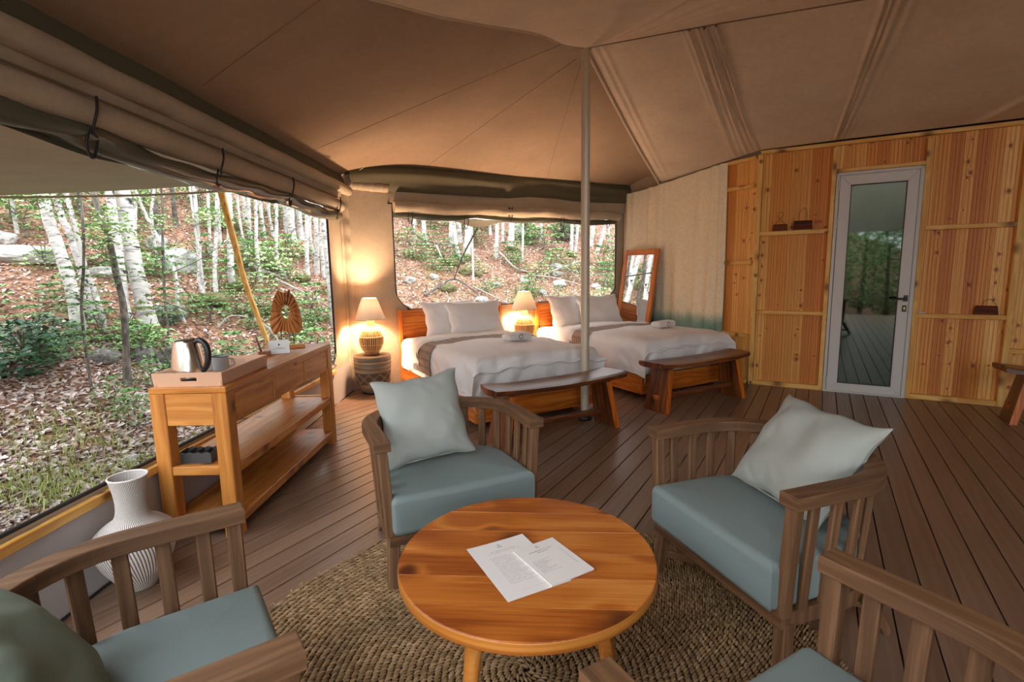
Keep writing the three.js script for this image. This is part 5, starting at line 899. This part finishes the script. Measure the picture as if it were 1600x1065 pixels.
for (const [k, x, z, s, h] of [[1, -4.95, -5.95, .75, .95], [1, -5.3, -5.95, .6, .75], [1, -4.75, -6.3, .55, 1.25], [2, -5.0, -6.6, .7, 1.75], [1, -5.05, -7.6, .7, .9], [2, -5.1, -7.7, .6, 1.6], [1, -5.9, -6.9, .6, 1.5], [2, -6.0, -8.6, .8, 1.5], [2, -5.2, -9.2, .8, 1.3], [2, -5.6, -6.3, .8, 1.9], [1, -4.85, -5.7, .5, .45]])
  bush('leafy_branch', 'leafy branch of a young tree hanging between the near trunks in the left window', 'branch', k, x, z, s, 'leafy branches between the near trunks', h);
for (const [k, x, z, s] of [[2, -2.93, -15.2, 1.2], [2, -2.42, -14.4, 1], [1, -2.2, -15.2, 1], [1, 1.08, -16.9, 1.5], [2, 1.5, -16.1, 1.3], [1, 2.83, -16.2, 1.3], [2, 3.3, -16.6, 1.3], [1, 2.6, -14.6, 1], [2, 2.35, -13.2, .9], [3, -.61, -12.7, .7], [3, .34, -12.95, .8], [2, -1.79, -13.5, .9], [2, -.9, -14, .8], [1, -.1, -15.1, 1], [2, .8, -14.7, .9], [3, -1.5, -14.4, .7], [1, 1.6, -14.6, .8], [2, 3.1, -14.6, 1.1], [2, 2.0, -15.4, 1], [1, -1.3, -16.8, 1.4], [2, .5, -18, 1.6], [1, 3.8, -18, 1.6], [0, 1.9, -18.4, 1.3], [2, -2.6, -17.3, 1.5], [3, .1, -11.9, .6], [3, 1.1, -12.6, .6]])
  bush('sapling', 'small green leafy sapling among others on the slope behind the beds', 'sapling', k, x, z, s, 'saplings behind the beds');
for (let i = 0; i < 84; i++) { const a = rad(rr(-44, -20)), R = rr(8.2, 16), x = R * Math.sin(a), z = -R * Math.cos(a); if (x > -2.6) continue; bush('sapling', '', 'sapling', pick([1, 2, 2, 1, 3]), x, z, rr(0.6, 1.25) * (R > 11 ? 1.15 : 0.85), 'saplings beyond the left window'); }
for (let i = 0; i < 56; i++) { const a = rad(rr(-13.5, 12)), R = rr(13, 20), x = R * Math.sin(a), z = -R * Math.cos(a); bush('sapling', '', 'sapling', pick([1, 2, 2, 3]), x, z, rr(0.6, 1.1) * (R > 16.5 ? 1.5 : 0.8), 'saplings behind the beds'); }
for (let i = 0; i < 7; i++) { const a = rad(rr(-43, -22)), R = rr(6.2, 10), x = R * Math.sin(a), z = -R * Math.cos(a); bush('leafy_branch', '', 'branch', pick([1, 2, 2]), x, z, rr(0.5, 0.8), 'leafy branches between the near trunks', rr(0.6, 1.9)); }
// rocks
const rockGeo = (sd) => { const g = mergeVertices(new THREE.IcosahedronGeometry(1, 3).deleteAttribute('normal').deleteAttribute('uv'), 1e-4), p = g.attributes.position; for (let i = 0; i < p.count; i++) { const x = p.getX(i), y = p.getY(i), z = p.getZ(i), k = 0.45 + 0.95 * noise3(x * 1.6 + 7, y * 1.4 + 7, z * 1.4 + sd * 5, sd) + 0.16 * noise3(x * 4 + 9, y * 4 + 9, z * 4 + 9, sd + 3); p.setXYZ(i, x * k, y * k, z * k); } const f = g.toNonIndexed(); f.computeVertexNormals(); return metricUV(f, 0, 0.9, 0.9); };
const rg = [1, 2, 3, 4].map(rockGeo);
function rock(label, x, z, sx, sy, sz, mat, group) { const r = tag(mesh('rock', rg[Math.floor(rnd() * 4)], mat), label, 'rock', group); r.position.set(x, terrain(x, z) + sy * 0.25, z); r.scale.set(mat === M.moss ? sx * 0.65 : sx, mat === M.moss ? sy * 0.5 : sy, mat === M.moss ? sz * 0.6 : sz); r.rotation.y = rr(0, 6); return r; }
rock('broad white boulder at the far left of the left window', -7.7, -8.25, .6, .16, .35, M.rock); rock('white boulder at the left edge above the broad one', -8.3, -8.6, .22, .12, .2, M.rock);
rock('large white boulder between the thin trunks above the kettle', -6.37, -10.05, .34, .26, .3, M.rock); rock('white boulder left of the thickest trunk', -6.76, -8.63, .3, .12, .2, M.rock);
rock('white stone on the slope above the large boulder', -7.1, -10.6, .22, .16, .2, M.rock); rock('white stone low behind the kettle', -5.53, -8.35, .26, .1, .18, M.rock);
rock('round grey stone left of the kettle', -5.0, -6.95, .16, .13, .14, M.rockGrey); rock('flat grey stone left of the round grey stone', -5.26, -6.6, .17, .1, .14, M.rockGrey); rock('grey stone half hidden by the kettle', -4.78, -7.1, .18, .18, .15, M.rockGrey);
rock('white stone right of the sculpture', -3.95, -9.55, .1, .1, .1, M.rock); rock('pale stone on the bare earth left of the console', -3.58, -4.62, .1, .05, .05, M.rock); rock('small pale pebble on the bare earth', -3.95, -4.05, .05, .02, .03, M.rock);
for (const [x, z, s] of [[.37, -13.95, .13], [1.3, -14.74, .14], [1.34, -14.1, .2], [1.32, -15.3, .2], [-2.41, -12.38, .15], [-.39, -13.4, .12], [-1.9, -12.9, .14], [2.3, -14.2, .16], [-.7, -12.1, .14], [.8, -13.4, .12]]) rock(`${s > 0.17 ? 'large' : s > 0.135 ? 'medium' : 'small'} white stone ${place(x, z)}`, x, z, s, s * .6, s * .8, M.rock, 'stones behind the beds');
for (const [x, z, s] of [[-5.2, -9.0, .4], [-5.3, -7.6, .25], [-4.3, -9.35, .3], [-4.5, -9.15, .25], [-5.2, -9.8, .25], [-5.75, -6.85, .2], [-4.4, -11.0, .3]]) rock(`${s > 0.27 ? 'broad' : 'small'} moss-covered mound ${place(x, z)}`, x, z, s, s * .7, s * .8, M.moss, 'moss mounds beyond the left window');
for (const [x, z, s] of [[-1.6, -13.9, .35], [-1.2, -13.6, .3], [-2.0, -14.6, .3], [-1.2, -14.9, .3], [2.0, -16.9, .35], [.05, -16.0, .3], [-.9, -13.7, .25], [-1.5, -12.4, .3]]) rock(`${s > 0.32 ? 'broad' : 'small'} moss-covered mound ${place(x, z)}`, x, z, s, s * .7, s * .8, M.moss, 'moss mounds behind the beds');
// fallen branches
function stick(label, pts, r, mat, group) { const P = pts.map(([x, z, h]) => [x, terrain(x, z) + h, z]); tag(mesh('fallen_branch', tube(P, (t, a) => r * (1 - 0.5 * t) * (1 + 0.1 * Math.sin(t * 40)), { n: 22, m: 7 }), mat), label, 'branch', group); }
stick('long pale fallen branch rising to the right behind the tent pole', [[.95, -14.6, .05], [1.4, -14.9, .15], [2.1, -15.2, .45]], .035, M.stick); stick('pale fallen branch lying below the rising one behind the beds', [[.5, -14.4, .05], [1.2, -14.3, .1], [2.0, -14.1, .05]], .03, M.stick);
stick('bent pale branch in the middle of the window behind the beds', [[-.3, -14.9, .3], [.1, -14.5, .15], [.5, -14.6, .05]], .03, M.stick); stick('pale upright dead stick below the white boulder behind the beds', [[1.9, -13.9, .35], [1.95, -13.6, .05]], .025, M.stick);
stick('pale fallen branch at the left of the window behind the beds', [[-2.9, -15.4, .3], [-2.3, -15.4, .15], [-1.6, -15.5, .2]], .04, M.stick); stick('leaning pale stick left of the thick trunk behind the beds', [[-2.0, -14.2, .4], [-1.75, -13.8, .05]], .03, M.stick);
stick('pale curved branch lying right of the sculpture', [[-4.2, -8.4, .35], [-3.9, -8.4, .2], [-3.55, -8.0, .02]], .03, M.stick); stick('thin arched pale branch left of the sculpture', [[-4.75, -8.3, .05], [-4.6, -8.4, .25], [-4.35, -8.5, .3]], .018, M.stick);
stick('long fallen branch across the slope at the right of the left window', [[-4.7, -10.4, .1], [-4.1, -10.2, .12], [-3.4, -10.0, .1]], .03, M.stick); stick('fallen pale log on the slope beyond the awning pole', [[-5.6, -11.0, .1], [-5.1, -10.7, .1], [-4.7, -10.6, .1]], .05, M.stick);
stick('forked dark twig lying just outside the window behind the beds', [[-1.98, -11.82, .03], [-1.65, -12.3, .13], [-1.38, -12.65, .2], [-.95, -12.4, .12], [-.58, -11.9, .05]], .03, M.barkGrey); stick('dead bleached branches low in the middle of the window behind the beds', [[-.9, -12.6, .1], [-.3, -12.2, .08], [.2, -11.9, .03]], .02, M.stick);
stick('pale stick on the litter at the left edge beside the dark bush', [[-5.7, -5.4, .1], [-5.5, -5.1, .2], [-5.4, -4.9, .1]], .02, M.stick);
// awning outside the left window with its wooden pole, awning and rope behind the beds
{
  const a = thing('awning', 'olive grey canvas awning stretched outside above the left window', 'awning');
  mesh('cloth', [0, 0.006].map((d) => grid(40, 50, (u, v) => { const x = mix(-1.92, -6.4, u), z = mix(-5.6, -2.3, v); return [x, mix(2.33, 2.19, u) - 0.04 * Math.sin(PI * u) - 0.03 * Math.sin(PI * v) * u + d - (v < 0.02 ? 0 : 0), z]; }, [4, 6])), M.fly, a);
  mesh('hem', tube([[-1.92, 2.325, -5.6], [-3.2, 2.19, -5.6], [-4.8, 2.17, -5.6], [-6.4, 2.19, -5.6]], 0.012, { n: 24, m: 6 }), M.fly, a);
  const p = thing('awning_pole', 'slanting bare wooden pole carrying the awning, seen through the left window', 'pole');
  mesh('shaft', tube([[-3.02, 2.2, -5.58], [-3.15, 1.7, -6.0], [-3.42, 1.1, -6.75], [-3.87, -0.05, -8.28]].map((q) => q), (t) => 0.034 * (1 + 0.05 * Math.sin(t * 25)), { n: 24, m: 10 }), M.trim, p);
  const b = thing('awning', 'small grey awning dipping in the middle above the window behind the beds', 'awning', [CN[0], 0, CN[1]], BACK);
  mesh('cloth', [0, 0.005].map((d) => grid(60, 10, (u, v) => { const s = mix(0.2, 4.0, u); return [s, mix(2.2, 2.0, v) + d - 0.10 * v * Math.exp(-Math.pow((s - 1.9) / 0.28, 2)), -0.05 - 0.55 * v]; }, [4, 1])), M.fly, b);
  tag(mesh('guy_rope', tube([bw(1.9, 1.905, -0.6), [-0.86, 1.52, -9.2], [-1.38, 1.08, -12.6]], 0.012, { n: 12, m: 6 }), M.cord), 'dark guy rope running down from the dip of the awning behind the beds', 'rope');
}
// trees in front of the tent, seen in the door glass
const treeLeaves = [leaves(3000, 1.15, 3.6, 0.16, false).translate(0, 0.2, 0), leaves(3000, 1.1, 3.4, 0.16, false).translate(0, 0.3, 0)]; let treeN = 0;
for (const [x, z, s] of [[-1.9, 6.6, .72], [-3.2, 7.6, .8], [-5.0, 8.4, .9], [-0.7, 8.6, .95], [-3.6, 11.5, 1.3], [-6.6, 11.4, 1.3]]) {
  const t = thing('leafy_tree', 'leafy green tree in front of the tent, seen in the door glass', 'tree', [x, -0.46, z], rr(0, 6), 'trees seen in the door glass'); t.scale.setScalar(s);
  mesh('trunk', tube([[0, 0, 0], [0.1, 1.5, 0], [0, 3.2, 0.1]], (q) => 0.1 * (1 - 0.5 * q), { n: 12, m: 8 }), M.barkGrey, t);
  mesh('foliage', treeLeaves[treeN % 2], treeN++ % 2 ? M.leafPale : M.leafMid, t);
}

scene.traverse((o) => { if (o.isMesh) { o.castShadow = true; o.receiveShadow = true; } });
renderer.render(scene, camera);
